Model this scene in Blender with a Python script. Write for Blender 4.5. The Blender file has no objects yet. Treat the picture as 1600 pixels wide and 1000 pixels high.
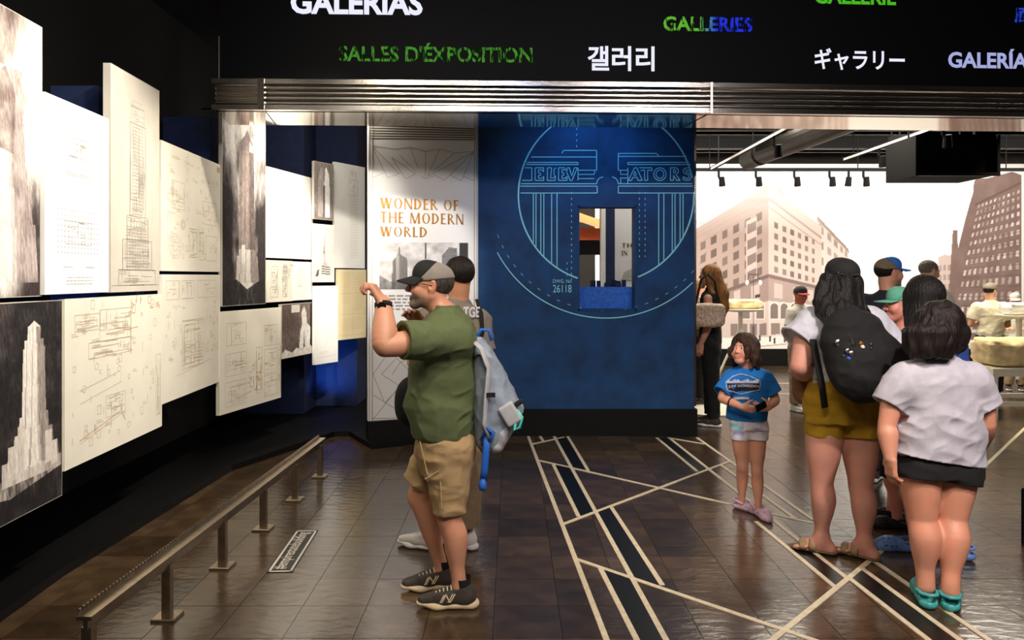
import bpy, math, random
import numpy as np
from mathutils import Vector, Matrix
random.seed(7)
SC = bpy.context.scene
COL = SC.collection
PI = math.pi
# ------------------------------------------------------------------ camera, world, exposure
FPX, HZ, CAMZ = 1100.0, 432.0, 1.6
cam_d = bpy.data.cameras.new('camera'); cam = bpy.data.objects.new('camera', cam_d); COL.objects.link(cam)
cam.location = (0, 0, CAMZ); cam.rotation_euler = (PI/2, 0, 0)
cam_d.sensor_width = 36; cam_d.lens = 36*FPX/1600; cam_d.shift_y = -(500-HZ)/1600; cam_d.clip_end = 100
SC.camera = cam
world = bpy.data.worlds.new('world'); SC.world = world; world.use_nodes = True
world.node_tree.nodes['Background'].inputs[0].default_value = (.9, .85, .8, 1)
world.node_tree.nodes['Background'].inputs[1].default_value = 0.035
SC.view_settings.view_transform = 'Standard'; SC.view_settings.look = 'None'
SC.view_settings.gamma = 1; SC.view_settings.use_curve_mapping = False; SC.view_settings.exposure = 0.0
def aim(o, tgt):
    o.rotation_euler = (Vector(tgt)-Vector(o.location)).to_track_quat('-Z', 'Y').to_euler()
def spot(name, loc, tgt, e, ang=50, blend=.6, col=(1, .93, .82), r=.06):
    l = bpy.data.lights.new(name, 'SPOT'); l.energy = e; l.spot_size = math.radians(ang); l.spot_blend = blend
    l.color = col; l.shadow_soft_size = r
    o = bpy.data.objects.new(name, l); COL.objects.link(o); o.location = loc; aim(o, tgt); return o
def area(name, loc, tgt, e, sx, sy, col=(1, .93, .82)):
    l = bpy.data.lights.new(name, 'AREA'); l.shape = 'RECTANGLE'; l.size = sx; l.size_y = sy; l.energy = e; l.color = col
    o = bpy.data.objects.new(name, l); COL.objects.link(o); o.location = loc; aim(o, tgt); return o
WARM = (1, .9, .72)
# gallery spotlights that wash the drawing panels on the left
spot('gallery_spot', (-.55, 2.6, 3.9), (-2.5, 3.5, 1.75), 300, 62, .7, (1, .93, .80))
spot('gallery_spot', (-.6, 3.9, 3.9), (-2.45, 4.15, 1.95), 340, 52, .7, (1, .93, .82))
spot('gallery_spot', (-.7, 4.7, 3.9), (-2.45, 5.3, 1.45), 220, 55, .8, (1, .90, .74))
spot('gallery_spot', (-1.5, 6.15, 3.6), (-2.4, 7.0, 1.9), 260, 52, .7, (1, .91, .76))
spot('gallery_spot', (.15, 3.1, 3.8), (-.95, 6.78, 1.72), 620, 21, .6, (1, .95, .88))
spot('gallery_spot', (-.6, 2.7, 3.5), (-2.05, 7.7, 1.70), 900, 24, .8, (1, .93, .80))
area('passage_fill', (-1.7, 6.45, 3.3), (-2.2, 7.7, 2.0), 18, .8, .4, (1, .93, .8))  # added fill, softens the header's shadow on the far panels
# general ceiling lights of the front hall, with added glint and fill lamps
area('hall_light', (-.2, .4, 3.95), (-.2, 2.4, 0), 95, 1.2, .8, (1, .9, .74))
area('hall_light', (2.2, .4, 3.95), (2.1, 3.4, 0), 150, 1.4, .8, (1, .90, .90))
area('blue_glint_strip', (-1.1, 1.45, 3.98), (-1.1, 1.5, 0), .9, 2.5, .16, (.42, .58, 1))  # added unseen strip, placed for a blue reflection on the steel band
area('lamp', (-2.78, 1.5, 3.98), (-2.78, 1.5, 0), 2.5, .16, .5, (1, .9, .75))
area('hall_light', (1.9, 1.45, 3.98), (1.9, 1.5, 0), .8, 2.6, .3, (.75, .6, 1))
area('hall_light', (-1.1, 3.0, 3.98), (-.8, 3.8, 0), 30, .5, .5, (1, .88, .68))
spot('hall_spot', (.5, 1.8, 3.9), (-.1, 3.6, .9), 210, 40, .8, (1, .9, .76))
spot('hall_spot', (1.9, 1.2, 3.9), (2.0, 4.0, .8), 420, 50, .8, (1, .88, .80))
spot('blue_glint_spot', (.2, 2.0, 3.7), (.1, 5.4, 3.0), 20, 60, .9, (.15, .3, 1), .22)  # added unseen spot that gives the steel band a blue sheen
spot('room_spot', (2.6, 7.5, 3.7), (2.2, 7.7, 1.0), 120, 70, .9, (1, .92, .8))  # added fill lamp that brightens the blond woman
# blue wash on the back wall and behind the hanging panels
spot('blue_wash', (.75, 6.25, 3.5), (.85, 7.07, 1.75), 46, 120, .9, (.12, .45, 1))
spot('blue_wash', (-2.95, 3.2, .35), (-3.1, 4.4, 2.3), 50, 90, .9, (.12, .3, 1))
spot('blue_wash', (-2.3, 8.0, .25), (-1.6, 9.5, 1.2), 26, 90, .9, (.08, .3, 1))
# the bright room beyond the portal
area('room_light', (5.9, 10.6, 3.75), (5.9, 12.7, 1.7), 215, 7.5, .5, (1, .94, .86))
area('room_light', (4.6, 9.0, 3.8), (4.6, 9.2, 0), 430, 4.0, 1.2, (1, .91, .76))
area('room_light', (.9, 10.6, 3.7), (.9, 12, 1.7), 160, 2.5, .5, (1, .93, .82))
spot('room_spot', (1.15, 7.6, 3.6), (1.55, 9.0, 1.9), 90, 60, .9, (1, .95, .88))  # added fill lamp for the white panel behind the window
spot('room_spot', (6.3, 8.2, 3.8), (5.9, 8.6, .8), 420, 70, .7, (1, .86, .6))
# ------------------------------------------------------------------ pixel rays -> places on the ground / at a distance
def G(px, py):
    d = FPX*CAMZ/(py-HZ); return Vector(((px-800)/FPX*d, d, 0))
def P(px, py, d):
    return Vector(((px-800)/FPX*d, d, CAMZ+(HZ-py)/FPX*d))
# ------------------------------------------------------------------ materials
M = {}
def srgb(r, g, b):
    f = lambda c: (c/255/12.92 if c/255 <= .04045 else ((c/255+.055)/1.055)**2.4)
    return (f(r), f(g), f(b), 1)
def mat(name, col, rough=.6, metal=0, bump=None, var=None, emit=None, vcol=False, spec=None, rnd=0, aniso=None, alpha=None, trans=0):
    """bump=(scale, strength[, stretch]); var=(scale, amount): tonal variation of the material itself"""
    m = bpy.data.materials.new(name); m.use_nodes = True; nt = m.node_tree; b = nt.nodes['Principled BSDF']
    N = nt.nodes.new; L = nt.links.new
    b.inputs['Roughness'].default_value = rough; b.inputs['Metallic'].default_value = metal
    if spec is not None: b.inputs['Specular IOR Level'].default_value = spec
    if trans: b.inputs['Transmission Weight'].default_value = trans
    src = None
    if vcol:
        a = N('ShaderNodeAttribute'); a.attribute_name = 'Col'; src = a.outputs['Color']
    else:
        b.inputs['Base Color'].default_value = col
    tc = N('ShaderNodeTexCoord')
    if var or rnd:
        mx = N('ShaderNodeMix'); mx.data_type = 'RGBA'; mx.blend_type = 'MULTIPLY'; mx.inputs[0].default_value = 1
        if src: L(src, mx.inputs[6])
        else: mx.inputs[6].default_value = col
        rp = N('ShaderNodeMapRange')
        if var:
            nz = N('ShaderNodeTexNoise'); nz.inputs['Scale'].default_value = var[0]; nz.inputs['Detail'].default_value = 6
            if len(var) > 2:
                mp0 = N('ShaderNodeMapping'); mp0.inputs['Scale'].default_value = var[2]; L(tc.outputs['Object'], mp0.inputs['Vector']); L(mp0.outputs[0], nz.inputs['Vector'])
            else: L(tc.outputs['Object'], nz.inputs['Vector'])
            rp.inputs['From Min'].default_value = .25; rp.inputs['From Max'].default_value = .75
            rp.inputs['To Min'].default_value = 1-var[1]; rp.inputs['To Max'].default_value = 1+var[1]*.6
            L(nz.outputs['Fac'], rp.inputs['Value']); fac = rp.outputs[0]
        if rnd:
            oi = N('ShaderNodeObjectInfo'); r2 = N('ShaderNodeMapRange')
            r2.inputs['To Min'].default_value = 1-rnd; r2.inputs['To Max'].default_value = 1+rnd
            L(oi.outputs['Random'], r2.inputs['Value'])
            if var:
                mm = N('ShaderNodeMath'); mm.operation = 'MULTIPLY'; L(fac, mm.inputs[0]); L(r2.outputs[0], mm.inputs[1]); fac = mm.outputs[0]
            else: fac = r2.outputs[0]
        L(fac, mx.inputs[7]); L(mx.outputs[2], b.inputs['Base Color'])
    elif src: L(src, b.inputs['Base Color'])
    if bump:
        nz = N('ShaderNodeTexNoise'); nz.inputs['Scale'].default_value = bump[0]; nz.inputs['Detail'].default_value = 8
        if len(bump) > 2:
            mp = N('ShaderNodeMapping'); mp.inputs['Scale'].default_value = bump[2]
            L(tc.outputs['Object'], mp.inputs['Vector']); L(mp.outputs[0], nz.inputs['Vector'])
        else: L(tc.outputs['Object'], nz.inputs['Vector'])
        bp = N('ShaderNodeBump'); bp.inputs['Strength'].default_value = bump[1]; bp.inputs['Distance'].default_value = .01
        L(nz.outputs['Fac'], bp.inputs['Height']); L(bp.outputs[0], b.inputs['Normal'])
    if emit:
        b.inputs['Emission Color'].default_value = emit[0]; b.inputs['Emission Strength'].default_value = emit[1]
    M[name] = m; return m
mat('black', srgb(9, 8, 8), .5, spec=.25)
mat('matte_black', srgb(10, 9, 9), .85, spec=.2)
mat('dark_ceiling', srgb(26, 22, 16), .9, bump=(40, .2))
mat('dark_wall', srgb(10, 9, 9), .8, bump=(30, .1))
mat('navy_cloth', srgb(20, 36, 74), .8, var=(14, .3))
mat('blue_wall', srgb(12, 64, 112), .75, var=(5, .45), bump=(60, .12))
mat('print_cyan', srgb(150, 226, 236), .7)
mat('steel', srgb(186, 180, 172), .2, 1, bump=(3, .05, (1, 60, 60)))
mat('soffit_steel', srgb(210, 202, 188), .085, 1, bump=(2, .03))
mat('dark_steel', srgb(46, 42, 38), .5, .8)
mat('rail_steel', srgb(186, 170, 148), .32, 1, var=(20, .2))
mat('led_black', srgb(5, 6, 11), .6, spec=.12)
mat('board', srgb(236, 230, 214), .7, var=(4, .06))
mat('board_white', srgb(248, 247, 243), .6)
mat('board_cream', srgb(238, 222, 180), .7, var=(5, .08))
mat('board_grey', srgb(206, 198, 184), .7, var=(6, .10))
mat('ink', srgb(206, 192, 170), .8)
mat('ink_dark', srgb(172, 164, 154), .8)
mat('ink_black', srgb(120, 112, 106), .8)
mat('ink_rust', srgb(206, 170, 128), .8)
mat('ink_faint', srgb(222, 214, 202), .8)
mat('print', (1, 1, 1, 1), .75, vcol=True)
mat('panel_white', srgb(226, 224, 222), .5)
mat('silver_line', srgb(168, 160, 150), .45, .3)
mat('bronze_line', srgb(96, 82, 62), .5)
mat('gold', srgb(150, 104, 40), .35, .7)
mat('text_grey', srgb(140, 134, 130), .7)
mat('white_paint', srgb(240, 238, 230), .5)
mat('decal_black', srgb(20, 19, 18), .4)
mat('decal_white', srgb(225, 218, 205), .6)
mat('slate', srgb(72, 55, 38), .20, var=(7, .6), rnd=.38, bump=(9, .30, (1, 2.4, 1)), spec=.6)
M['slate'].node_tree.nodes['Principled BSDF'].inputs['IOR'].default_value = 1.95
mat('grout', srgb(44, 38, 32), .5)
mat('inlay', srgb(214, 198, 168), .45, var=(30, .2))
mat('inlay_black', srgb(10, 9, 9), .35)
mat('stone', srgb(232, 208, 158), .9, var=(9, .45), bump=(14, 1.0))
mat('cream_metal', srgb(232, 226, 206), .4)
mat('brass', srgb(200, 176, 130), .3, .9)
mat('orange', srgb(214, 96, 40), .5)
mat('glass', srgb(235, 240, 245), .03, trans=1)
mat('lamp_face', srgb(255, 245, 220), .4, emit=((1, .93, .8, 1), 6))
# ------------------------------------------------------------------ mesh helpers
def link(o, parent=None):
    COL.objects.link(o)
    if parent is not None: o.parent = parent
    return o
def meshobj(name, verts, faces, m=None, parent=None, smooth=False, col=None):
    me = bpy.data.meshes.new(name); me.from_pydata([tuple(v) for v in verts], [], faces); me.update()
    if m: me.materials.append(M[m])
    if smooth: me.polygons.foreach_set('use_smooth', [True]*len(me.polygons))
    if col is not None:
        a = me.color_attributes.new('Col', 'FLOAT_COLOR', 'POINT')
        c = np.ones((len(verts), 4), np.float32); c[:, :3] = col; a.data.foreach_set('color', c.ravel())
    return link(bpy.data.objects.new(name, me), parent)
def fastmesh(name, V, F, m=None, parent=None, smooth=True, col=None):
    """V (n,3) array, F (m,4) array of quads"""
    me = bpy.data.meshes.new(name); n, f = len(V), len(F)
    me.vertices.add(n); me.vertices.foreach_set('co', np.asarray(V, np.float32).ravel())
    me.loops.add(f*4); me.loops.foreach_set('vertex_index', np.asarray(F, np.int32).ravel())
    me.polygons.add(f); me.polygons.foreach_set('loop_start', np.arange(0, f*4, 4, dtype=np.int32))
    me.update(calc_edges=True)
    me.polygons.foreach_set('use_smooth', np.full(f, smooth))
    if m: me.materials.append(M[m])
    if col is not None:
        a = me.color_attributes.new('Col', 'FLOAT_COLOR', 'POINT')
        c = np.ones((n, 4), np.float32); c[:, :3] = col; a.data.foreach_set('color', c.ravel())
    return link(bpy.data.objects.new(name, me), parent)
def tag(o, label=None, cat=None, group=None, kind=None):
    if label: o['label'] = label
    if cat: o['category'] = cat
    if group: o['group'] = group
    if kind: o['kind'] = kind
    return o
def thing(name, label, cat, loc=(0, 0, 0), rotz=0, group=None):
    o = bpy.data.objects.new(name, None); o.empty_display_size = .1; COL.objects.link(o)
    o.location = loc; o.rotation_euler = (0, 0, rotz); return tag(o, label, cat, group)
class MB:
    def __init__(s): s.v = []; s.f = []
    def add(s, v, f):
        n = len(s.v); s.v += [Vector(p) for p in v]; s.f += [[i+n for i in q] for q in f]; return s
    def box(s, c, sz, rz=0, ch=0):
        x, y, z = [k/2 for k in sz]; R = Matrix.Rotation(rz, 3, 'Z'); c = Vector(c)
        if not ch:
            v = [(a*x, b*y, d*z) for d in (-1, 1) for b in (-1, 1) for a in (-1, 1)]
            f = [(0, 2, 3, 1), (4, 5, 7, 6), (0, 1, 5, 4), (2, 6, 7, 3), (0, 4, 6, 2), (1, 3, 7, 5)]
        else:
            v = []
            for zz, k in ((-z, 0), (z-ch, 0), (z, ch)):
                v += [(-x+k, -y+k, zz), (x-k, -y+k, zz), (x-k, y-k, zz), (-x+k, y-k, zz)]
            f = [(3, 2, 1, 0), (8, 9, 10, 11)] + [(a+i, a+(i+1) % 4, a+4+(i+1) % 4, a+4+i) for a in (0, 4) for i in range(4)]
        return s.add([c+R@Vector(p) for p in v], f)
    def hull8(s, b, t):
        return s.add(list(b)+list(t), [(3, 2, 1, 0), (4, 5, 6, 7), (0, 1, 5, 4), (1, 2, 6, 5), (2, 3, 7, 6), (3, 0, 4, 7)])
    def tube(s, pts, r, n=8, caps=True, flat=None):
        pts = [Vector(p) for p in pts]; rs = r if isinstance(r, (list, tuple)) else [r]*len(pts)
        v = []; f = []; up = Vector((0, 0, 1)); prev = None
        for i, p in enumerate(pts):
            d = (pts[min(i+1, len(pts)-1)]-pts[max(i-1, 0)]).normalized()
            if prev is None:
                a = d.cross(up) if abs(d.z) < .95 else d.cross(Vector((1, 0, 0)))
                a.normalize()
            else:
                a = prev-d*prev.dot(d); a.normalize()
            prev = a; b = d.cross(a)
            for k in range(n):
                t = 2*PI*k/n; w = a*math.cos(t)+b*math.sin(t)*(flat or 1); v.append(p+w*rs[i])
        for i in range(len(pts)-1):
            for k in range(n): f.append((i*n+k, i*n+(k+1) % n, (i+1)*n+(k+1) % n, (i+1)*n+k))
        if caps: f += [tuple(range(n))[::-1], tuple(range((len(pts)-1)*n, len(pts)*n))]
        return s.add(v, f)
    def prism(s, poly, z0, z1):
        n = len(poly); v = [(p[0], p[1], z0) for p in poly]+[(p[0], p[1], z1) for p in poly]
        return s.add(v, [tuple(range(n))[::-1], tuple(range(n, 2*n))]+[(i, (i+1) % n, n+(i+1) % n, n+i) for i in range(n)])
    def lathe(s, prof, c=(0, 0, 0), n=20):
        v = []; f = []; c = Vector(c)
        for r, z in prof:
            for k in range(n): v.append(c+Vector((r*math.cos(2*PI*k/n), r*math.sin(2*PI*k/n), z)))
        for i in range(len(prof)-1):
            for k in range(n): f.append((i*n+k, i*n+(k+1) % n, (i+1)*n+(k+1) % n, (i+1)*n+k))
        f += [tuple(range(n))[::-1], tuple(range((len(prof)-1)*n, len(prof)*n))]
        return s.add(v, f)
    def seg(s, a, b, w, o=0.0):
        """flat line on the local x-z plane (y = o, facing -y)"""
        ax, az = a; bx, bz = b; L = math.hypot(bx-ax, bz-az)
        if L < 1e-6: return s
        nx, nz = -(bz-az)/L*w/2, (bx-ax)/L*w/2
        return s.add([(ax-nx, o, az-nz), (bx-nx, o, bz-nz), (bx+nx, o, bz+nz), (ax+nx, o, az+nz)], [(0, 1, 2, 3)])
    def poly(s, pts, w, o=0.0, closed=False):
        q = list(pts)+([pts[0]] if closed else [])
        for a, b in zip(q, q[1:]): s.seg(a, b, w, o)
        return s
    def arc(s, c, r, a0, a1, w, o=0.0, n=24, ry=None):
        ry = ry or r
        return s.poly([(c[0]+r*math.cos(a0+(a1-a0)*i/n), c[1]+ry*math.sin(a0+(a1-a0)*i/n)) for i in range(n+1)], w, o)
    def rect(s, x0, z0, x1, z1, o=0.0):
        return s.add([(x0, o, z0), (x1, o, z0), (x1, o, z1), (x0, o, z1)], [(0, 1, 2, 3)])
    def build(s, name, m, parent=None, smooth=False):
        return meshobj(name, s.v, s.f, m, parent, smooth)
def struct(o): o['kind'] = 'structure'; return o
def text_mesh(s, bold=0.0):
    cu = bpy.data.curves.new('lettering', 'FONT'); cu.body = s; cu.size = 1; cu.offset = bold; cu.resolution_u = 3
    o = bpy.data.objects.new('lettering', cu); COL.objects.link(o)
    dg = bpy.context.evaluated_depsgraph_get(); me = bpy.data.meshes.new_from_object(o.evaluated_get(dg))
    bpy.data.objects.remove(o); bpy.data.curves.remove(cu); return me
def lettering(s, m, parent, x0, x1, z0, z1, o=0.0, bold=.0, name='lettering'):
    """text fitted to the box x0..x1, z0..z1 on the local x-z plane"""
    me = text_mesh(s, bold); n = len(me.vertices); a = np.empty(n*3, np.float32); me.vertices.foreach_get('co', a); a = a.reshape(-1, 3)
    lo, hi = a.min(0), a.max(0); b = np.empty_like(a)
    b[:, 0] = x0+(a[:, 0]-lo[0])/(hi[0]-lo[0])*(x1-x0); b[:, 2] = z0+(a[:, 1]-lo[1])/(hi[1]-lo[1])*(z1-z0); b[:, 1] = o
    me.vertices.foreach_set('co', b.ravel()); me.update(); me.materials.clear(); me.materials.append(M[m]); me.name = name
    return link(bpy.data.objects.new(name, me), parent)
# thick/thin capitals: strokes (x0,y0,x1,y1,width) in a unit-high box
SER = {'W': (1.25, [(.1, 1, .38, 0, .26), (.38, 0, .62, 1, .11), (.6, 1, .86, 0, .26), (.86, 0, 1.12, 1, .11)]),
 'N': (.95, [(.14, 0, .14, 1, .11), (.14, 1, .78, 0, .2), (.8, 0, .8, 1, .11)]),
 'D': (.9, [(.17, 0, .17, 1, .2), ('arc', .2, .5, .6, .5, -90, 90, .2)]),
 'E': (.68, [(.17, 0, .17, 1, .2), (.1, .96, .58, .96, .09), (.1, .52, .5, .52, .09), (.1, .04, .6, .04, .09)]),
 'R': (.85, [(.17, 0, .17, 1, .2), ('arc', .2, .74, .42, .26, -90, 90, .15), (.36, .5, .74, 0, .18)]),
 'F': (.65, [(.17, 0, .17, 1, .2), (.1, .96, .58, .96, .09), (.1, .5, .5, .5, .09)]),
 'T': (.8, [(.4, 0, .4, 1, .2), (.06, .96, .74, .96, .09)]),
 'H': (.95, [(.17, 0, .17, 1, .2), (.78, 0, .78, 1, .2), (.17, .52, .78, .52, .09)]),
 'M': (1.2, [(.13, 0, .18, 1, .11), (.2, 1, .58, 0, .2), (.58, 0, .95, 1, .11), (1.0, 0, .97, 1, .2)]),
 'L': (.66, [(.17, 0, .17, 1, .2), (.1, .04, .58, .04, .09)]),
 'I': (.36, [(.17, 0, .17, 1, .2)]),
 'O': (1.0, [('ring', .5, .5, .42, .5)]), ' ': (.4, [])}
def serif_line(mb, s, x0, x1, z0, z1, o=0.0):
    tot = sum(SER[c][0]+.06 for c in s); kx = (x1-x0)/tot; kz = z1-z0; x = x0
    for c in s:
        w, st = SER[c]
        for t in st:
            if t[0] == 'ring':
                _, cx, cy, rx, ry = t; n = 28; v = []
                for i in range(n):
                    a = 2*PI*i/n
                    v += [(x+(cx+rx*math.cos(a))*kx, o, z0+(cy+ry*math.sin(a))*kz), (x+(cx+(rx-.19)*math.cos(a))*kx, o, z0+(cy+(ry-.05)*math.sin(a))*kz)]
                mb.add(v, [(2*i, 2*((i+1) % n), 2*((i+1) % n)+1, 2*i+1) for i in range(n)])
            elif t[0] == 'arc':
                _, cx, cy, rx, ry, a0, a1, th = t; n = 14; v = []
                for i in range(n+1):
                    a = math.radians(a0+(a1-a0)*i/n)
                    v += [(x+(cx+rx*math.cos(a))*kx, o, z0+(cy+ry*math.sin(a))*kz), (x+(cx+(rx-th)*math.cos(a))*kx, o, z0+(cy+(ry-.07)*math.sin(a))*kz)]
                mb.add(v, [(2*i, 2*i+2, 2*i+3, 2*i+1) for i in range(n)])
            else:
                ax, ay, bx, by, wd = t
                if abs(ay-by) < 1e-3: mb.rect(x+ax*kx, z0+(ay-wd/2)*kz, x+bx*kx, z0+(ay+wd/2)*kz, o)
                else:
                    mb.add([(x+(ax-wd/2)*kx, o, z0+ay*kz), (x+(bx-wd/2)*kx, o, z0+by*kz), (x+(bx+wd/2)*kx, o, z0+by*kz), (x+(ax+wd/2)*kx, o, z0+ay*kz)], [(0, 1, 2, 3)])
                    for ex, ey in ((ax, ay), (bx, by)):
                        if abs(ax-bx) < .1: mb.rect(x+(ex-wd/2-.05)*kx, z0+(ey-(.035 if ey > .5 else 0))*kz, x+(ex+wd/2+.05)*kx, z0+(ey+(.035 if ey < .5 else 0))*kz, o)
        x += (w+.06)*kx
    return mb
# ------------------------------------------------------------------ numpy helpers: noise and a little print rasteriser
_rng = np.random.RandomState(3); _LAT = _rng.rand(32, 32, 32).astype(np.float32)
def vnoise(x, y, z):
    xi, yi, zi = np.floor(x).astype(int), np.floor(y).astype(int), np.floor(z).astype(int)
    fx, fy, fz = x-xi, y-yi, z-zi
    fx, fy, fz = fx*fx*(3-2*fx), fy*fy*(3-2*fy), fz*fz*(3-2*fz)
    g = lambda a, b, c: _LAT[(xi+a) & 31, (yi+b) & 31, (zi+c) & 31]
    l = lambda p, q, t: p+(q-p)*t
    return l(l(l(g(0, 0, 0), g(1, 0, 0), fx), l(g(0, 1, 0), g(1, 1, 0), fx), fy), l(l(g(0, 0, 1), g(1, 0, 1), fx), l(g(0, 1, 1), g(1, 1, 1), fx), fy), fz)
def fbm(x, y, z=0.0, o=4):
    r = 0; a = .5
    z = z+np.zeros_like(x)
    for i in range(o):
        r = r+a*vnoise(x, y, z); x, y, z, a = x*2.03+5.1, y*2.03+1.7, z*2.03+3.3, a*.5
    return r/(1-.5**o)
class Ras:
    """tone print on a grid: u to the right, v upwards, both in the units given"""
    def __init__(s, u0, u1, v0, v1, nu, nv, col):
        s.U, s.V = np.meshgrid(np.linspace(u0, u1, nu), np.linspace(v0, v1, nv)); s.C = np.ones((nv, nu, 3))*np.array(col); s.nu, s.nv = nu, nv
    def mask(s, poly):
        m = np.zeros(s.U.shape, bool); n = len(poly)
        for i in range(n):
            (x0, y0), (x1, y1) = poly[i], poly[(i+1) % n]
            if y0 == y1: continue
            m ^= ((y0 > s.V) != (y1 > s.V)) & (s.U < (x1-x0)*(s.V-y0)/(y1-y0)+x0)
        return m
    def fill(s, poly, col, a=1.0, noise=0, fx=1, fy=1):
        m = s.mask(poly); al = a
        if noise: al = np.clip(a+(fbm(s.U[m]*fx, s.V[m]*fy)-.5)*noise, 0, 1)[:, None]
        s.C[m] = s.C[m]*(1-al)+np.array(col)*al; return s
    def quad(s, q):
        """mapping of the grid into the unit square of a quad (bl, br, tr, tl)"""
        (x0, y0), (x1, y1), (x2, y2), (x3, y3) = q
        A = []; B = []
        for (x, y), (u, v) in zip(q, ((0, 0), (1, 0), (1, 1), (0, 1))):
            A += [[x, y, 1, 0, 0, 0, -u*x, -u*y], [0, 0, 0, x, y, 1, -v*x, -v*y]]; B += [u, v]
        h = np.linalg.solve(np.array(A, float), np.array(B, float)); w = h[6]*s.U+h[7]*s.V+1
        return (h[0]*s.U+h[1]*s.V+h[2])/w, (h[3]*s.U+h[4]*s.V+h[5])/w
    def windows(s, q, nx, ny, col, fx=(.25, .75), fy=(.2, .8), a=1.0, jit=0):
        u, v = s.quad(q); m = (u > 0) & (u < 1) & (v > 0) & (v < 1)
        fu, fv = (u*nx) % 1, (v*ny) % 1; m &= (fu > fx[0]) & (fu < fx[1]) & (fv > fy[0]) & (fv < fy[1])
        al = a
        if jit:
            h = np.sin(np.floor(u*nx)*12.98+np.floor(v*ny)*78.2)*43758.5; al = np.clip(a+(h-np.floor(h)-.5)*jit, 0, 1)[m][:, None]
        s.C[m] = s.C[m]*(1-al)+np.array(col)*al; return s
    def build(s, name, m, parent, f):
        """f maps (U, V) arrays to local x, y, z"""
        x, y, z = f(s.U, s.V); V = np.stack([x.ravel(), (y+np.zeros_like(x)).ravel(), z.ravel()], 1)
        i = np.arange(s.nu-1)[None, :]+s.nu*np.arange(s.nv-1)[:, None]; i = i.ravel()
        F = np.stack([i, i+1, i+1+s.nu, i+s.nu], 1)
        c = np.clip(s.C, 0, 1).reshape(-1, 3); c = np.where(c <= .04045, c/12.92, ((c+.055)/1.055)**2.4)
        return fastmesh(name, V, F, m, parent, False, c)
# ================================================================== the setting
# ---- floor: slab, slate tiles, inlaid strips
floor = struct(MB().box((2, 6, -.06), (13, 18, .1)).build('floor', 'grout'))
TS, Y0, X0 = .305, 3.115-.305*3, -.085
cand = []
for r in range(0, 36):
    for c in range(-9, 30):
        x, y = X0+.31*(c+.5), Y0+TS*(r+.5)
        if y > 12.6 or x < -2.6 or x > .76*y+2.2: continue
        if x < -.73*y-.2 or (x < -1.0 and y > 7) or y < 2.75: continue
        cand.append((y*y+x*x*.2+(900 if x > .75*y+.2 else 0), x, y, r, c))
cand.sort()
tm = MB().box((0, 0, -.008), (.3072, .3022, .016))
tile_me = meshobj('tile', tm.v, tm.f, 'slate', floor); COL.objects.unlink(tile_me); tile_me = tile_me.data
for i, (_, x, y, r, c) in enumerate(cand[:296]):
    o = bpy.data.objects.new('tile', tile_me); link(o, floor); o.location = (x, y, random.uniform(-.0008, 0)); o.rotation_euler = (0, 0, PI*random.randint(0, 1))
rest = MB()
for _, x, y, r, c in cand[296:]: rest.box((x, y, -.008), (.3072, .3022, .016))
tag(rest.build('tile_field', 'slate', floor), kind='stuff')
def strip(a, b, w=.028, m='inlay', z=.0022, ext=0.0, name='inlay_strip'):
    A, B = G(*a), G(*b); d = (B-A).normalized(); A -= d*ext; B += d*ext; n = Vector((-d.y, d.x, 0))*w/2
    t = Vector((0, 0, z)); lo = Vector((0, 0, -.001))
    MB().hull8([A-n+lo, B-n+lo, B+n+lo, A+n+lo], [A-n+t, B-n+t, B+n+t, A+n+t]).build(name, m, floor)
def patch(pts, z=.0014):
    q = [G(*p) for p in pts]
    MB().prism([(p.x, p.y) for p in q], -.001, z).build('black_inlay', 'inlay_black', floor)
for a, b in [((825.5, 682), (950, 1006)), ((866, 682), (1044, 1006)), ((887, 682), (919, 735.5)), ((864.6, 726), (904, 807)), ((955, 792.6), (1034.7, 914.4)),
             ((938, 888), (998, 1006)), ((842.5, 719.5), (1273, 818)), ((880, 819), (1140, 721)), ((901, 874), (1300, 1010)), ((832, 694), (881.6, 683)),
             ((1026, 684), (1089, 736.5)), ((1181, 815), (1304, 917)), ((1045, 684), (1325, 905)), ((1089, 684), (1271, 813)), ((1125, 726), (1242, 810)),
             ((1043, 684), (1101, 694)), ((1200, 1006), (1382, 857.7)), ((1500, 766), (1640, 632)), ((1328, 904.5), (1458, 1006)), ((1346, 888), (1507, 1006)),
             ((1364, 875.7), (1553, 1006)), ((844, 682), (849, 690)), ((1086, 616), (1400, 615)), ((1190, 598), (1260, 600))]:
    NS = globals().get('NS', 0)+1; strip(a, b, z=.0020+.00008*NS)
patch([(866, 682), (887, 682), (919, 735.5), (896, 731)]); patch([(864.6, 726), (894, 731), (927, 799), (904, 807)])
patch([(927.5, 800), (955, 792.6), (1034.7, 914.4), (985, 901.5)]); patch([(938, 888), (985, 901.5), (1044, 1006), (998, 1006)])
patch([(1026, 684), (1045, 684), (1105, 730), (1089, 736.5)]); patch([(1222, 850), (1253, 848), (1322, 902), (1304, 917)])
patch([(1328, 904.5), (1346, 888), (1507, 1006), (1458, 1006)])
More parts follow.
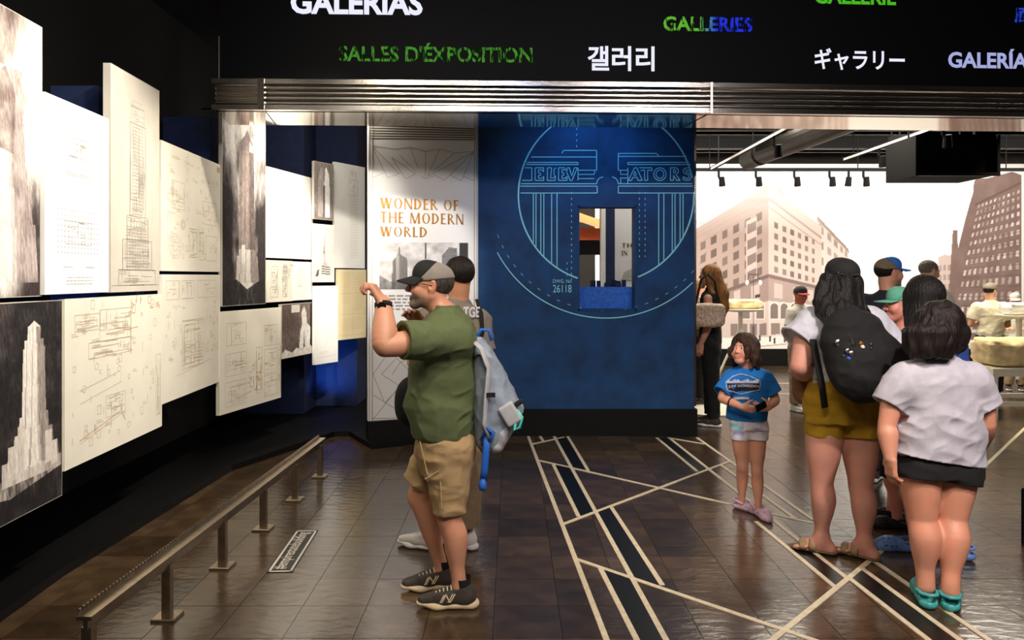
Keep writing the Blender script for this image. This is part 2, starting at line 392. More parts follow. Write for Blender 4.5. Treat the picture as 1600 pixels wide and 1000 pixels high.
# hashtag decal on the floor
dq = [G(415.5, 894.5), G(457.5, 895), G(498, 829), G(462, 829)]
dc = (dq[0]+dq[2])/2; dx = ((dq[3]-dq[0])+(dq[2]-dq[1]))/2; dl = dx.length; dw = ((dq[1]-dq[0]).length+(dq[2]-dq[3]).length)/2*.95
dec = thing('floor_decal', 'long black floor sticker with white border and hashtag lettering beside the low rail', 'sticker', (dc.x, dc.y, .0005), math.atan2(dx.y, dx.x))
MB().box((0, 0, .0008), (dl, dw, .0016)).build('sticker_sheet', 'decal_black', dec)
bd = MB()
for sx, sy, lx, ly in ((0, 1, dl, .012), (0, -1, dl, .012), (1, 0, .012, dw), (-1, 0, .012, dw)):
    bd.box((sx*(dl/2-.012), sy*(dw/2-.012), .002), (lx-(.012 if lx > .1 else 0), ly-(.012 if ly > .1 else 0), .0008))
bd.build('border_line', 'decal_white', dec)
tx = lettering('#empirestatebuilding', 'decal_white', dec, -dl/2+.04, dl/2-.04, -.038, .05, 0, .012)
for v in tx.data.vertices: v.co = (v.co.x, v.co.z, .0026)
# ---- dark plinth on the floor below the hanging drawings
pl = [G(-120, 1060), G(100, 900), G(362, 736), G(522, 682), G(545, 681), G(579, 702)]
struct(MB().prism([(p.x, p.y) for p in pl]+[(-.85, 6.75), (-.85, 9.6), (-3.2, 9.6), (-3.2, 2)], .001, .05).build('trim_1', 'black'))
# ---- walls and ceilings
wl = struct(MB().box((-3.25, 4.2, 2.05), (.1, 13, 4.1)).build('wall_left', 'dark_wall'))
for x0, x1, y, z0, z1 in ((-2.90, -2.60, 4.42, 1.35, 2.80), (-3.1, -2.68, 6.25, 1.25, 3.02), (-3.1, -2.35, 7.95, .05, 3.5), (-2.60, -1.86, 8.45, .05, 3.5)):
    MB().box(((x0+x1)/2, y+.02, (z0+z1)/2), (x1-x0, .03, z1-z0)).build('wall_backing', 'navy_cloth')['kind'] = 'structure'
    MB().box((x1-.02, y+.30, (z0+z1)/2), (.03, .52, z1-z0)).build('wall_backing', 'navy_cloth')['kind'] = 'structure'
struct(MB().box((-2.4, 9.7, 2.05), (1.8, .1, 4.1)).build('wall_far_left', 'dark_wall'))
struct(MB().box((1.5, 2.2, 4.1), (9.6, 8.6, .1)).build('ceiling', 'dark_ceiling'))
struct(MB().box((-2.0, 8.2, 4.1), (2.6, 3.4, .1)).build('ceiling_left', 'dark_ceiling'))
struct(MB().box((1.5, -2.15, 2), (9.6, .1, 4.1)).build('wall_behind_camera', 'dark_ceiling'))
struct(MB().box((5.6, 1.6, 2), (.1, 7.5, 4.1)).build('wall_right', 'dark_wall'))
# ---- steel portal with the lit name screen above it
def hd(px): return 5.4*(1+.0216*(px-333)/774) if px < 1107 else 5.4*(1.0216+.026*(px-1107)/493)
ZS = CAMZ+260*5.4/FPX; ZT = CAMZ+308*5.4/FPX
por = thing('portal_header', 'wide overhead portal with ribbed steel band and black screen of lit gallery words', 'sign', (0, 5.4, ZS))
def hp(px, o=0.0, z=0.0): d = hd(px); return Vector(((px-800)/FPX*d, d-5.4-o, z))
def extrude(name, prof, pxs, m, par):
    v = []; f = []; n = len(prof)
    for px in pxs:
        for o, z in prof: v.append(hp(px, o, z))
    for i in range(len(pxs)-1):
        for k in range(n): f.append((i*n+k, (i+1)*n+k, (i+1)*n+(k+1) % n, i*n+(k+1) % n))
    f += [tuple(range(n)), tuple(range((len(pxs)-1)*n, len(pxs)*n))[::-1]]
    return meshobj(name, v, f, m, par)
u = 5.4/FPX; hb = ZT-ZS; SPAN = (333, 1107, 1760)
extrude('band_lip', [(-.05, hb-7.5*u), (.03, hb-7.5*u), (.03, hb), (-.05, hb)], SPAN, 'steel', por)
extrude('band_lip', [(-.05, 0), (.03, 0), (.03, 7.5*u), (-.05, 7.5*u)], SPAN, 'steel', por)
for k in range(4):
    z0 = (8+8*k)*u; h = 7.5*u
    extrude('band_rib', [(-.05, z0), (-.015, z0), (.015, z0+h*.28), (.015, z0+h*.62), (-.015, z0+h), (-.05, z0+h)], (337, 1107, 1760), 'steel', por)
for px in (410, 1110):
    j = hp(px); MB().box((j.x, j.y-.012, hb/2), (.05 if px < 800 else .016, .05, hb*1.02)).build('joint_cover', 'steel', por)
def bp(px, k): d = hd(px)*1.0965; return Vector(((px-800)/FPX*d, d-5.4, k))
sf = MB()
fr = [hp(336, -.02), hp(1107, -.02), hp(1760, -.02)]; bk = [bp(358, 0), bp(1107, 0), bp(1760, 0)]
for i in range(2):
    sf.hull8([fr[i], fr[i+1], bk[i+1], bk[i]], [q+Vector((0, 0, .04)) for q in (fr[i], fr[i+1], bk[i+1], bk[i])])
sof = sf.build('soffit', 'soffit_steel', por)
for a, b in ((hp(413, -.02), bp(432, 0)), (hp(1107, -.02), bp(1066, 0))):
    MB().tube([a+Vector((0, 0, -.001)), b+Vector((0, 0, -.001))], .004, 6).build('soffit_seam', 'dark_steel', sof)
extrude('screen', [(-.45, hb), (0, hb), (0, hb+1.0), (-.45, hb+1.0)], (343, 1107, 1760), 'led_black', por)
def led(name, c1, c2=None, s=2.0, broken=False):
    m = bpy.data.materials.new(name); m.use_nodes = True; nt = m.node_tree; nt.nodes.clear(); N = nt.nodes.new; L = nt.links.new
    e = N('ShaderNodeEmission'); out = N('ShaderNodeOutputMaterial'); L(e.outputs[0], out.inputs[0]); e.inputs[1].default_value = s
    e.inputs[0].default_value = c1
    if c2 or broken:
        tc = N('ShaderNodeTexCoord'); mx = N('ShaderNodeMix'); mx.data_type = 'RGBA'; mx.inputs[6].default_value = c1; mx.inputs[7].default_value = c2 or c1
        sx = N('ShaderNodeSeparateXYZ'); L(tc.outputs['Object'], sx.inputs[0]); rp = N('ShaderNodeMapRange'); rp.inputs[1].default_value = 1.47; rp.inputs[2].default_value = 1.60
        L(sx.outputs[0], rp.inputs[0]); L(rp.outputs[0], mx.inputs[0]); L(mx.outputs[2], e.inputs[0])
        if broken:
            nz = N('ShaderNodeTexNoise'); nz.inputs['Scale'].default_value = 26; nz.inputs['Detail'].default_value = 3
            mp = N('ShaderNodeMapping'); mp.inputs['Scale'].default_value = (2.0, 1, .5); L(tc.outputs['Object'], mp.inputs[0]); L(mp.outputs[0], nz.inputs['Vector'])
            r2 = N('ShaderNodeMapRange'); r2.inputs[1].default_value = .40; r2.inputs[2].default_value = .52; r2.inputs[3].default_value = .05*s; r2.inputs[4].default_value = s
            L(nz.outputs[0], r2.inputs[0]); L(r2.outputs[0], e.inputs[1])
    M[name] = m
led('led_white', (.86, .87, 1, 1), s=1.0); led('led_lilac', (.50, .54, .95, 1), s=.75)
led('led_green', srgb(90, 180, 60), srgb(70, 150, 50), .55, True); led('led_green_blue', srgb(110, 200, 60), srgb(40, 60, 235), .75, True)
led('led_lime', srgb(80, 200, 40), s=.8); led('led_blue', srgb(50, 80, 235), s=.6, broken=True)
def sign(s, m, x0, x1, y0, y1, bold):
    """words on the screen: box given in picture units, laid on the screen plane"""
    xm = (x0+x1)/2; d = hd(xm)-.004; a = (x0-800)/FPX*d; b = (x1-800)/FPX*d
    o = lettering(s, m, por, a, b, (HZ-y1)/FPX*d+CAMZ-ZS, (HZ-y0)/FPX*d+CAMZ-ZS, 0, bold)
    for v in o.data.vertices:                     # follow the screen's slight angle
        px = 800+FPX*v.co.x/d; v.co.y = hd(px)-5.4-.004
sign('GALERIAS', 'led_white', 455, 660, -14, 23, .035); sign("SALLES D'ÉXPOSITION", 'led_green', 531, 832, 67, 97, .022)
sign('갤러리', 'led_white', 918, 1023, 72, 111, .022); sign('GALLERIES', 'led_green_blue', 1036, 1177, 26, 49, .03)
sign('GALLERIE', 'led_lime', 1271, 1402, -18, 7, .03); sign('ギャラリー', 'led_white', 1271, 1416, 76, 110, .02)
sign('GALERÍAS', 'led_lilac', 1479, 1622, 76, 107, .03); sign('廊', 'led_blue', 1584, 1622, 10, 36, .02)
# ---- blue back wall with the drawn roundel and a through-window
BD = 7.07
def bx(px): return (px-800)/FPX*BD
def bz(py): return CAMZ+(HZ-py)/FPX*BD
wb = MB(); xs = (bx(747), bx(903), bx(994.5), bx(1085)); zs = (bz(639), bz(485.5), bz(321), 4.05)
for i in range(3):
    for k in range(3):
        if i == 1 and k == 1: continue
        wb.box(((xs[i]+xs[i+1])/2, BD+.09, (zs[k]+zs[k+1])/2), (xs[i+1]-xs[i], .18, zs[k+1]-zs[k]))
wback = struct(wb.build('wall_back', 'blue_wall'))
struct(MB().box(((bx(746)+bx(1089))/2, BD+.085, bz(639)/2), (bx(1089)-bx(746), .21, bz(639))).build('baseboard_back', 'black'))
struct(MB().box((bx(1086), BD+.09, 2.15), (.02, .2, 3.7)).build('trim_2', 'steel'))
struct(MB().box((bx(1085)-.1, BD+1.0, 2.05), (.1, 1.6, 4.0)).build('wall_return', 'dark_wall'))
LW = .011
g = MB(); Z = lambda x, y: (bx(x), bz(y)); o_ = BD-.0015
def S(*pts): g.poly([Z(800+x/5.333, 190+y/5.333) for x, y in pts], LW*.8, o_)
rr = 137/FPX*BD; cc = Z(947, 305)
def carc(r, x0, y0, x1, y1, w):                   # arc through the lower half, clockwise from left to right end
    a0 = math.atan2(-(y0-305), x0-947) % (2*PI); a1 = math.atan2(-(y1-305), x1-947) % (2*PI)
    if a1 < a0: a1 += 2*PI
    g.arc(cc, r, a0, a1, w, o_, 48)
carc(rr, 838, 222, 903, 434, LW*1.4); carc(rr, 997, 433, 1084, 300, LW*1.4); carc(rr, 1080, 278, 1018, 187, LW*1.4); carc(rr, 876, 187, 838, 222, LW*1.4)
carc(192/FPX*BD, 776, 395, 1084, 443, LW)
S((160, 295), (705, 295)); S((415, 265), (430, 240), (705, 240), (705, 405), (555, 405)); S((125, 340), (550, 340), (550, 358), (118, 358))
S((108, 385), (165, 385), (165, 490), (85, 490)); S((690, 405), (685, 440), (550, 440)); S((550, 475), (685, 475)); S((550, 385), (550, 490))
S((75, 518), (705, 518)); S((705, 518), (712, 490), (730, 470), (760, 460)); S((70, 538), (710, 538), (710, 595), (70, 595))
S((885, 405), (885, 265), (1205, 265), (1225, 290)); S((885, 290), (1455, 290)); S((1475, 340), (965, 340), (965, 358), (1490, 358))
S((885, 405), (965, 405)); S((905, 408), (905, 440), (965, 440)); S((905, 470), (965, 470)); S((905, 470), (905, 515)); S((965, 385), (965, 515))
S((885, 518), (878, 490), (860, 470), (835, 460)); S((885, 518), (1500, 518)); S((1505, 538), (885, 538), (885, 595), (1505, 595))
for x in (178, 200, 240, 265, 330, 375, 1222, 1265, 1335, 1358, 1400, 1425):
    X = 800+x/5.333; yb = 305+math.sqrt(max(0, 137**2-(X-947)**2)); S((x, 595), (x, (yb-190)*5.333))
def E(x): S((x, 385), (x+70, 385), (x+70, 420), (x+55, 402), (x+28, 402), (x+28, 428), (x+45, 428), (x+45, 448), (x+28, 448), (x+28, 472), (x+55, 472), (x+72, 455), (x+70, 490), (x, 490), (x, 385))
E(193); E(388); S((295, 385), (330, 385), (322, 470), (345, 470), (362, 450), (360, 490), (295, 490), (295, 385)); S((365, 385), (350, 400), (350, 450))
S((440, 385), (478, 385), (498, 455), (520, 385), (545, 385), (500, 490), (485, 490), (440, 385))
S((970, 490), (1020, 385), (1040, 385), (1085, 490), (1050, 490), (1042, 465), (1005, 465), (998, 490), (970, 490)); S((1012, 448), (1036, 448), (1024, 412), (1012, 448))
S((1060, 385), (1165, 385), (1165, 410), (1130, 402), (1130, 490), (1105, 490), (1105, 402), (1070, 410))
for r in (1, .62): g.arc(Z(800+1232/5.333, 190+438/5.333), 52/5.333/FPX*BD*r, 0, 2*PI, LW*.8, o_, 20, 53/5.333/FPX*BD*(r*.9+.1))
S((1320, 490), (1320, 385), (1370, 385), (1385, 400), (1385, 425), (1365, 440), (1400, 490), (1370, 490), (1345, 445), (1345, 490), (1320, 490)); S((1345, 400), (1362, 402), (1362, 425), (1345, 428), (1345, 400))
S((1490, 400), (1470, 385), (1440, 388), (1425, 405), (1432, 428), (1470, 445), (1475, 465), (1455, 476), (1428, 458), (1425, 480), (1450, 490), (1480, 486), (1495, 460), (1480, 435), (1448, 418), (1450, 402), (1480, 412))
for x, y0, y1 in ((893, 300, 440), (999, 300, 400), (1008, 300, 400), (901, 200, 236), (886, 410, 430)):
    for y in range(y0, y1, 9): g.poly([Z(x, y), Z(x, y+3)], LW*.6, o_)
for k in range(24):
    a = math.radians(200+k*5.6); g.seg((cc[0]+1.16*math.cos(a), cc[1]+1.16*math.sin(a)), (cc[0]+1.16*math.cos(a+.03), cc[1]+1.16*math.sin(a+.03)), .005, o_)
tag(g.build('roundel_drawing', 'print_cyan', wback), kind='stuff')
lettering('26118', 'print_cyan', wback, bx(864), bx(893), bz(457), bz(445), o_, 0); lettering('DWG. No', 'print_cyan', wback, bx(864), bx(893), bz(442), bz(436.5), o_, 0)
# moulding round the through-window
w1 = struct(thing('window_1', 'through-window frame in the blue wall', None, ((bx(903)+bx(994.5))/2, BD, bz(485.5)))); ww = bx(994.5)-bx(903); wh = bz(321)-bz(485.5)
for x, z, sx, sz in ((-ww/2+.008, wh/2, .016, wh), (ww/2-.008, wh/2, .016, wh), (0, .008, ww, .016), (0, wh-.008, ww, .016)):
    MB().box((x, .09, z), (sx, .19, sz)).build('window_frame', 'blue_wall', w1)
# blue relief model standing in the window
mc = thing('relief_model', 'blue block with jagged miniature rooftops in the window of the blue wall', 'model', ((bx(903)+bx(994.5))/2, BD+.16, bz(485.5)+.016))
mat('model_blue', srgb(40, 110, 210), .6, var=(30, .4), bump=(60, .8))
MB().box((0, .12, .11), (ww-.034, .22, .22)).build('block', 'model_blue', mc)
for k in range(26):
    x = random.uniform(-ww/2+.05, ww/2-.05)
    if abs(x+.02) < .035: continue
    h = random.uniform(.03, .075); MB().box((x, .03+random.random()*.15, .22+h/2), (random.uniform(.02, .05), .03, h), random.random()).build('rooftop', 'navy_cloth', mc)
# ---- WONDER panel
wl_, wr_ = P(575, 658, 6.62), P(747, 648, 6.97); wd = Vector((wr_.x-wl_.x, wr_.y-wl_.y, 0)); WW = wd.length; wrz = math.atan2(wd.y, wd.x)
wp = thing('text_panel', 'tall white panel headed in gold capitals beside the blue wall', 'panel', (wl_.x, wl_.y, 0), wrz)
WZ0 = wl_.z
MB().box((WW/2, .06, WZ0/2), (WW*1.0, .20, WZ0)).build('plinth', 'black', wp)
MB().box((WW/2, .03, (WZ0+3.6)/2), (WW, .06, 3.6-WZ0)).build('board', 'panel_white', wp)
def wx(px): t = (px-575)/172; return WW*t*1.0
def wz(px, py): d = 6.62+.35*(px-575)/172; return CAMZ+(HZ-py)/FPX*d
def wq(px, py): return (wx(px), wz(px, py))
for x in (.012, .04, WW-.012, WW-.04): MB().box((x, -.004, (WZ0+3.5)/2), (.006, .008, 3.5-WZ0)).build('edge_trim', 'silver_line', wp)
f5 = MB()
for k in range(6): f5.poly([wq(578, 196+k*4.1), wq(742, 201.5+k*3.4)], .011, -.002)
tag(f5.build('top_stripes', 'bronze_line', wp), kind='stuff')
ln = MB(); W = lambda x, y: wq(560+x/4.165, 180+y/4.165)
for pts in ([(85, 200), (230, 222), (330, 210), (425, 236), (518, 220), (620, 246), (750, 236)], [(85, 200), (185, 408), (258, 380), (85, 200)], [(210, 275), (300, 415), (362, 382), (210, 275)], [(85, 408), (160, 378)],
            [(260, 260), (370, 370)], [(330, 210), (380, 350)], [(427, 236), (427, 412)], [(518, 222), (440, 400), (750, 238), (550, 425), (484, 388)], [(615, 248), (470, 370)], [(750, 238), (665, 428), (590, 390)], [(680, 398), (755, 430)], [(400, 400), (430, 415), (480, 395)]):
    ln.poly([W(*p) for p in pts], .006, -.002)
V_ = lambda x, y: wq(560+x/3.125, 380+y/3.125)
for pts in ([(70, 640), (125, 560)], [(70, 640), (125, 780), (200, 700), (110, 640), (180, 560), (260, 640)], [(160, 640), (200, 580), (250, 560)], [(70, 860), (240, 640)], [(70, 740), (240, 850)], [(60, 855), (400, 850)], [(260, 560), (400, 700)], [(300, 560), (220, 700), (330, 840)]):
    ln.poly([V_(*p) for p in pts], .006, -.002)
tag(ln.build('sunburst_lines', 'silver_line', wp), kind='stuff')
gt = MB()
for s, a, b, y0, y1 in (('WONDER OF', 593, 717, 311, 327.5), ('THE MODERN', 592.5, 725, 333, 349.5), ('WORLD', 593, 667, 354.5, 370)):
    serif_line(gt, s, wx(a), wx(b), wz((a+b)/2, y1), wz((a+b)/2, y0), -.003)
tag(gt.build('lettering', 'gold', wp), kind='stuff')
bt = MB()
rnd = random.Random(5)
for k in range(6):
    y = 462+k*5.2; x = 594
    while x < (700 if k < 5 else 606): w_ = rnd.uniform(4, 12); bt.rect(wx(x), wz(x, y+1.6), wx(min(x+w_, 706)), wz(x, y-.9), -.002); x += w_+2.5
tag(bt.build('body_text', 'text_grey', wp), kind='stuff')
r = Ras(592, 731, -452, -379, 110, 64, (.82, .80, .79)); n_ = fbm(r.U*.09, r.V*.09); r.C *= (.72+.5*n_)[..., None]
r.fill([(610, -452), (612, -408), (620, -398), (622, -380), (624, -398), (634, -404), (636, -452)], (.42, .40, .40), .9, .6, .8, .05); r.fill([(616, -452), (617, -402), (622, -398), (622, -452)], (.7, .68, .66), .8)
r.fill([(688, -452), (688, -400), (700, -386), (712, -388), (712, -452)], (.4, .39, .4), .85, .5, .1, .4); r.fill([(716, -452), (716, -379), (731, -379), (731, -452)], (.16, .15, .16), .95); r.fill([(662, -405), (662, -379), (664, -379), (664, -405)], (.3, .3, .3))
r.fill([(592, -452), (592, -430), (608, -440), (700, -436), (731, -440), (731, -452)], (.3, .29, .29), .6, .5, .2, .2)
r.build('photograph', 'print', wp, lambda U, V: ((U-575)/172*WW, -.003, CAMZ+(HZ+V)/FPX*(6.62+.35*(U-575)/172)))
# ---- room beyond: mural wall, side walls, ceiling
MD = 12.75
mw = struct(MB().box((5.2, MD+.06, 2.1), (12, .1, 4.2)).build('wall_far', 'dark_ceiling'))
struct(MB().box((5.2, MD-.03, .145), (12, .07, .29)).build('baseboard_far', 'matte_black'))
struct(MB().box((5.0, 10.0, 3.97), (11.5, 5.8, .08)).build('ceiling_far', 'dark_ceiling'))
struct(MB().box((10.4, 10.0, 2), (.1, 5.6, 4)).build('wall_far_right', 'white_paint'))
struct(MB().box((-.95, 11.2, 2), (.1, 3.2, 4)).build('wall_inner', 'white_paint'))
r = Ras(930, 1760, -545.5, -256, 830, 290, (.995, .985, .975)); Q = lambda *p: [(x, -y) for x, y in p]
r.C -= (np.clip((-r.V-330)/230, 0, 1)*.07)[..., None]*np.array([.5, .9, 1.2])
tone = lambda k: (.86-.3*k, .80-.32*k, .775-.33*k)
L_ = Q((1010, 525), (1201, 527), (1201, 289), (1010, 404)); R_ = Q((1201, 527), (1284, 516), (1284, 354), (1201, 289)); B_ = Q((1278, 516), (1326, 512), (1326, 392), (1277, 339))
r.fill(B_, (.86, .79, .76)); r.windows(B_, 5, 7, (.58, .50, .47), (.2, .75), (.25, .75), .8, .3); r.fill(Q((1277, 337), (1277, 344), (1327, 396), (1326, 389)), (.62, .53, .5))
r.fill(Q((1060, 395), (1090, 340), (1102, 345), (1102, 400)), (.92, .88, .86)); r.windows(Q((1085, 400), (1102, 400), (1102, 345), (1085, 340)), 3, 5, (.8, .74, .72))
r.fill(Q((1163, 330), (1172, 306), (1186, 295), (1196, 290), (1205, 287), (1216, 292), (1226, 305), (1228, 320)), (.93, .87, .85)); r.fill(Q((1168, 318), (1176, 304), (1190, 294), (1186, 304)), (.8, .72, .7)); r.fill(Q((1210, 289), (1222, 297), (1227, 310), (1216, 300)), (.8, .73, .7))
r.fill(L_, (.68, .59, .555)); r.fill(R_, (.82, .745, .71))
r.windows(Q((1010, 517), (1196, 430), (1196, 322), (1010, 418)), 11, 5, (.40, .33, .31), (.22, .72), (.16, .76), .85, .4)
r.fill(Q((1166, 445), (1183, 436), (1183, 338), (1166, 346)), (.80, .72, .69)); r.windows(Q((1166, 445), (1183, 436), (1183, 338), (1166, 346)), 1, 4, (.5, .42, .4), (.1, .9), (.15, .75), .9)
r.windows(Q((1206, 428), (1276, 446), (1276, 372), (1206, 340)), 6, 5, (.45, .38, .36), (.25, .70), (.2, .74), .85, .4)
for a, b, k in ((308, 400, 3), (318, 411, 2), (300, 396, 1)): r.fill(Q((1010, b+12), (1201, a), (1201, a+k+1), (1010, b+14+k)), (.66, .57, .54), .8)
for a, b, k in ((308, 370, 4), (322, 382, 2)): r.fill(Q((1201, a), (1284, b), (1284, b+k), (1201, a+k)), (.62, .53, .5), .8)
for m_ in (r.mask(L_) | r.mask(R_) | r.mask(B_),):
    a = (np.clip((r.V+365)/110, 0, .42)*m_)[..., None]; r.C = r.C*(1-a)+np.array((1, .985, .97))*a
r.fill(Q((1010, 500), (1201, 434), (1201, 470), (1010, 520)), (.60, .51, .485), .85, .25, .1, .1); r.fill(Q((1201, 434), (1284, 452), (1284, 478), (1201, 470)), (.66, .57, .54), .85, .2, .1, .1)
r.fill(Q((1010, 496), (1201, 428), (1201, 434), (1010, 501)), (.45, .37, .35)); r.fill(Q((1201, 428), (1284, 448), (1284, 453), (1201, 434)), (.5, .42, .4))
r.windows(Q((1100, 490), (1196, 470), (1196, 438), (1100, 468)), 4, 1, (.78, .70, .67), (.3, .72), (.1, .92)); r.windows(Q((1206, 468), (1280, 474), (1280, 455), (1206, 440)), 3, 1, (.80, .73, .70), (.1, .5), (.1, .95))
r.fill(Q((1010, 530), (1201, 528), (1201, 470), (1010, 520)), (.80, .72, .69)); r.fill(Q((1201, 528), (1284, 517), (1284, 478), (1201, 470)), (.86, .79, .76))
def arch(x0, x1, y0, y1, c): r.fill(Q((x0, y1), (x0, y0+4), *[((x0+x1)/2-(x1-x0)/2*math.cos(t*PI/6), y0+4-5*math.sin(t*PI/6)) for t in range(7)], (x1, y0+4), (x1, y1)), c)
for x0, x1 in ((1182, 1194), (1204, 1216), (1220, 1231), (1160, 1172), (1236, 1246), (1250, 1259)): arch(x0-1, x1+1, 473, 499, (.93, .88, .85)); arch(x0, x1, 475, 498, (.50, .43, .41))
r.windows(Q((1140, 527), (1200, 526), (1200, 503), (1140, 504)), 4, 1, (.5, .43, .41), (.15, .85), (.1, .9), .9); r.windows(Q((1202, 526), (1280, 516), (1280, 500), (1202, 503)), 5, 1, (.52, .45, .42), (.15, .8), (.1, .9), .9)
r.fill(Q((930, 546), (930, 530), (1201, 527), (1330, 512), (1480, 516), (1760, 532), (1760, 546)), (.94, .90, .87)); r.fill(Q((1180, 541), (1300, 530), (1302, 531.5), (1180, 543)), (.72, .66, .63))
for x, y in ((1203, 530), (1210, 533), (1187, 529), (1226, 531), (1300, 520), (1310, 522)): r.fill(Q((x-1.6, y+4), (x-1.2, y-5), (x+1.4, y-5), (x+2, y+4)), (.28, .24, .24))
# painted street lamp of the mural
r.fill(Q((1176.2, 535), (1176.6, 430), (1178, 430), (1178.4, 535)), (.30, .25, .25)); r.fill(Q((1168, 437), (1170, 428), (1184, 428), (1188, 436), (1186, 437), (1183, 430), (1171, 430), (1169, 438)), (.35, .3, .3))
for x in (1167.5, 1188): r.fill(Q((x-3, 443), (x-2, 438), (x+2, 438), (x+3, 443), (x, 446)), (.96, .94, .92))
r.fill(Q((1180, 461), (1188, 459), (1188, 464), (1180, 466)), (.25, .22, .22))
# dark block of flats on the right of the mural
r.fill(Q((1466, 520), (1466, 402), (1476, 398), (1490, 400), (1496, 520)), (.82, .74, .71)); r.windows(Q((1466, 500), (1494, 500), (1494, 410), (1466, 412)), 4, 6, (.6, .52, .5), a=.7)
r.fill(Q((1478, 530), (1487, 392), (1489, 360), (1496, 360), (1497, 390), (1508, 345), (1515, 320), (1521, 300), (1522, 284), (1527, 278), (1540, 279), (1560, 274), (1582, 268), (1598, 274), (1760, 240), (1760, 536)), (.50, .40, .37), .97, .22, .06, .05)
D_ = Q((1484, 520), (1596, 532), (1596, 292), (1528, 318)); r.windows(D_, 10, 13, (.86, .80, .77), (.22, .68), (.2, .68), .75, .7); r.windows(Q((1600, 532), (1760, 540), (1760, 260), (1600, 290)), 8, 13, (.86, .80, .77), (.22, .68), (.2, .68), .6, .6)
for t in range(1, 14):
    a = t/14; y0 = 318+(520-318)*a; y1 = 292+(532-292)*a; x0 = 1528-44*a; r.fill(Q((x0, y0), (1597, y1), (1597, y1+1.2), (x0, y0+1.2)), (.42, .33, .31), .7)
r.fill(Q((1524, 318), (1597, 283), (1597, 287), (1524, 322)), (.40, .32, .30), .8); r.fill(Q((1596, 560), (1596, 230), (1600, 230), (1600, 560)), (.97, .94, .91))
for x, y in ((1492, 510), (1340, 519), (1520, 520)): r.fill(Q((x-14, y+9), (x-14, y), (x-7, y-6), (x+8, y-6), (x+14, y), (x+15, y+9)), (.5, .43, .41)); r.fill(Q((x-6, y), (x-4, y-5), (x+6, y-5), (x+8, y)), (.9, .86, .84))
mu = r.build('mural', 'print', mw, lambda U, V: ((U-800)/FPX*MD, MD-.0, CAMZ+(HZ+V)/FPX*MD))
mu.location.y = 0.004
# ---- partitions and colour seen through the window
pt = thing('text_panel', 'white panel with small gold capitals seen through the blue wall window', 'panel', (P(960, 0, 9).x, 9, 0))
MB().box((.4, .03, 1.75), (.8, .05, 3.5)).build('board', 'panel_white', pt)
g2 = MB(); k9 = 9/FPX
serif_line(g2, 'THE', 11*k9, 36*k9, CAMZ+(HZ-386.5)*k9, CAMZ+(HZ-380)*k9, -.002); serif_line(g2, 'IN', 11*k9, 21*k9, CAMZ+(HZ-399)*k9, CAMZ+(HZ-391.5)*k9, -.002); serif_line(g2, 'T', 28*k9, 36*k9, CAMZ+(HZ-399)*k9, CAMZ+(HZ-391.5)*k9, -.002)
tag(g2.build('lettering', 'gold', pt), kind='stuff')
r = Ras(0, 1, 0, 1, 40, 30, (.86, .85, .84)); r.fill([(0, 0), (.1, .4), (.4, .6), (.6, .95), (.8, .9), (1, .6), (1, 0)], (.62, .60, .6), .8, .4, 6, 6)
r.build('photograph', 'print', pt, lambda U, V: ((10+U*50)*k9, -.002, CAMZ+(HZ-438+V*32)*k9))
struct(MB().box((P(950, 0, 9).x, 9.08, 1.75), (.17, .2, 3.5)).build('wall_pier', 'navy_cloth')); struct(MB().box((P(943, 0, 8.95).x, 9.0, 1.75), (.05, .12, 3.5)).build('trim_3', 'white_paint'))
oc = thing('orange_canopy', 'glossy orange canopy seen through the blue wall window', 'canopy', (P(920, 0, 10.6).x, 10.6, 2.35))
cv = []
for i in range(9):
    for k in range(5): cv.append((-.5+i*.125, -.3+k*.15, .06*math.sin(i*.8)+.05*k))
MB().add(cv, [(i*5+k, (i+1)*5+k, (i+1)*5+k+1, i*5+k+1) for i in range(8) for k in range(4)]).build('canopy_skin', 'orange', oc, True)
MB().box((0, .1, -.12), (1.0, .5, .18)).build('valance', 'orange', oc); MB().box((0, .05, -.32), (1.0, .4, .2)).build('dark_box', 'matte_black', oc)  # plain black box below the orange valance
for x in (-.45, .45): MB().tube([(x, .1, -2.35), (x, .1, 0)], .02).build('post', 'brass', oc)
# ================================================================== the hanging drawings
SEC = {1: (-2.4075, 3.7835, -.04)}
def sd(px, s):
    X, d0, t = SEC[s]; k = (px-800)/FPX; return (X-t*d0)/(k-t)
def nxt(s, px, t): d = sd(px, s); SEC[s+1] = ((px-800)/FPX*d, d, t)
nxt(1, 345, .25); nxt(2, 490, .6)
def panel(label, s, x0, x1, yt0, yt1, yb0, yb1, bm='board', th=.035, off=0.0):
    d0, d1 = sd(x0, s)-off, sd(x1, s)-off*1.0
    a = Vector(((x0-800)/FPX*d0, d0, 0)); b = Vector(((x1-800)/FPX*d1, d1, 0)); w = (b-a).length
    zt = CAMZ+((HZ-yt0)*d0+(HZ-yt1)*d1)/2/FPX; zb = CAMZ+((HZ-yb0)*d0+(HZ-yb1)*d1)/2/FPX
    t = thing('drawing_panel', label, 'panel', (a.x, a.y, zb), math.atan2(b.y-a.y, b.x-a.x), 'drawings hanging along the dark wall')
    h = zt-zb; MB().box((w/2, th/2, h/2), (w, th, h)).build('board', bm, t)
    for fx in (.2, .8):
        for fz in (.25, .75): MB().tube([(w*fx, th, h*fz), (w*fx, (0, .16, .30, .46)[s], h*fz)], .008, 6).build('standoff', 'matte_black', t)
    return t, w, h
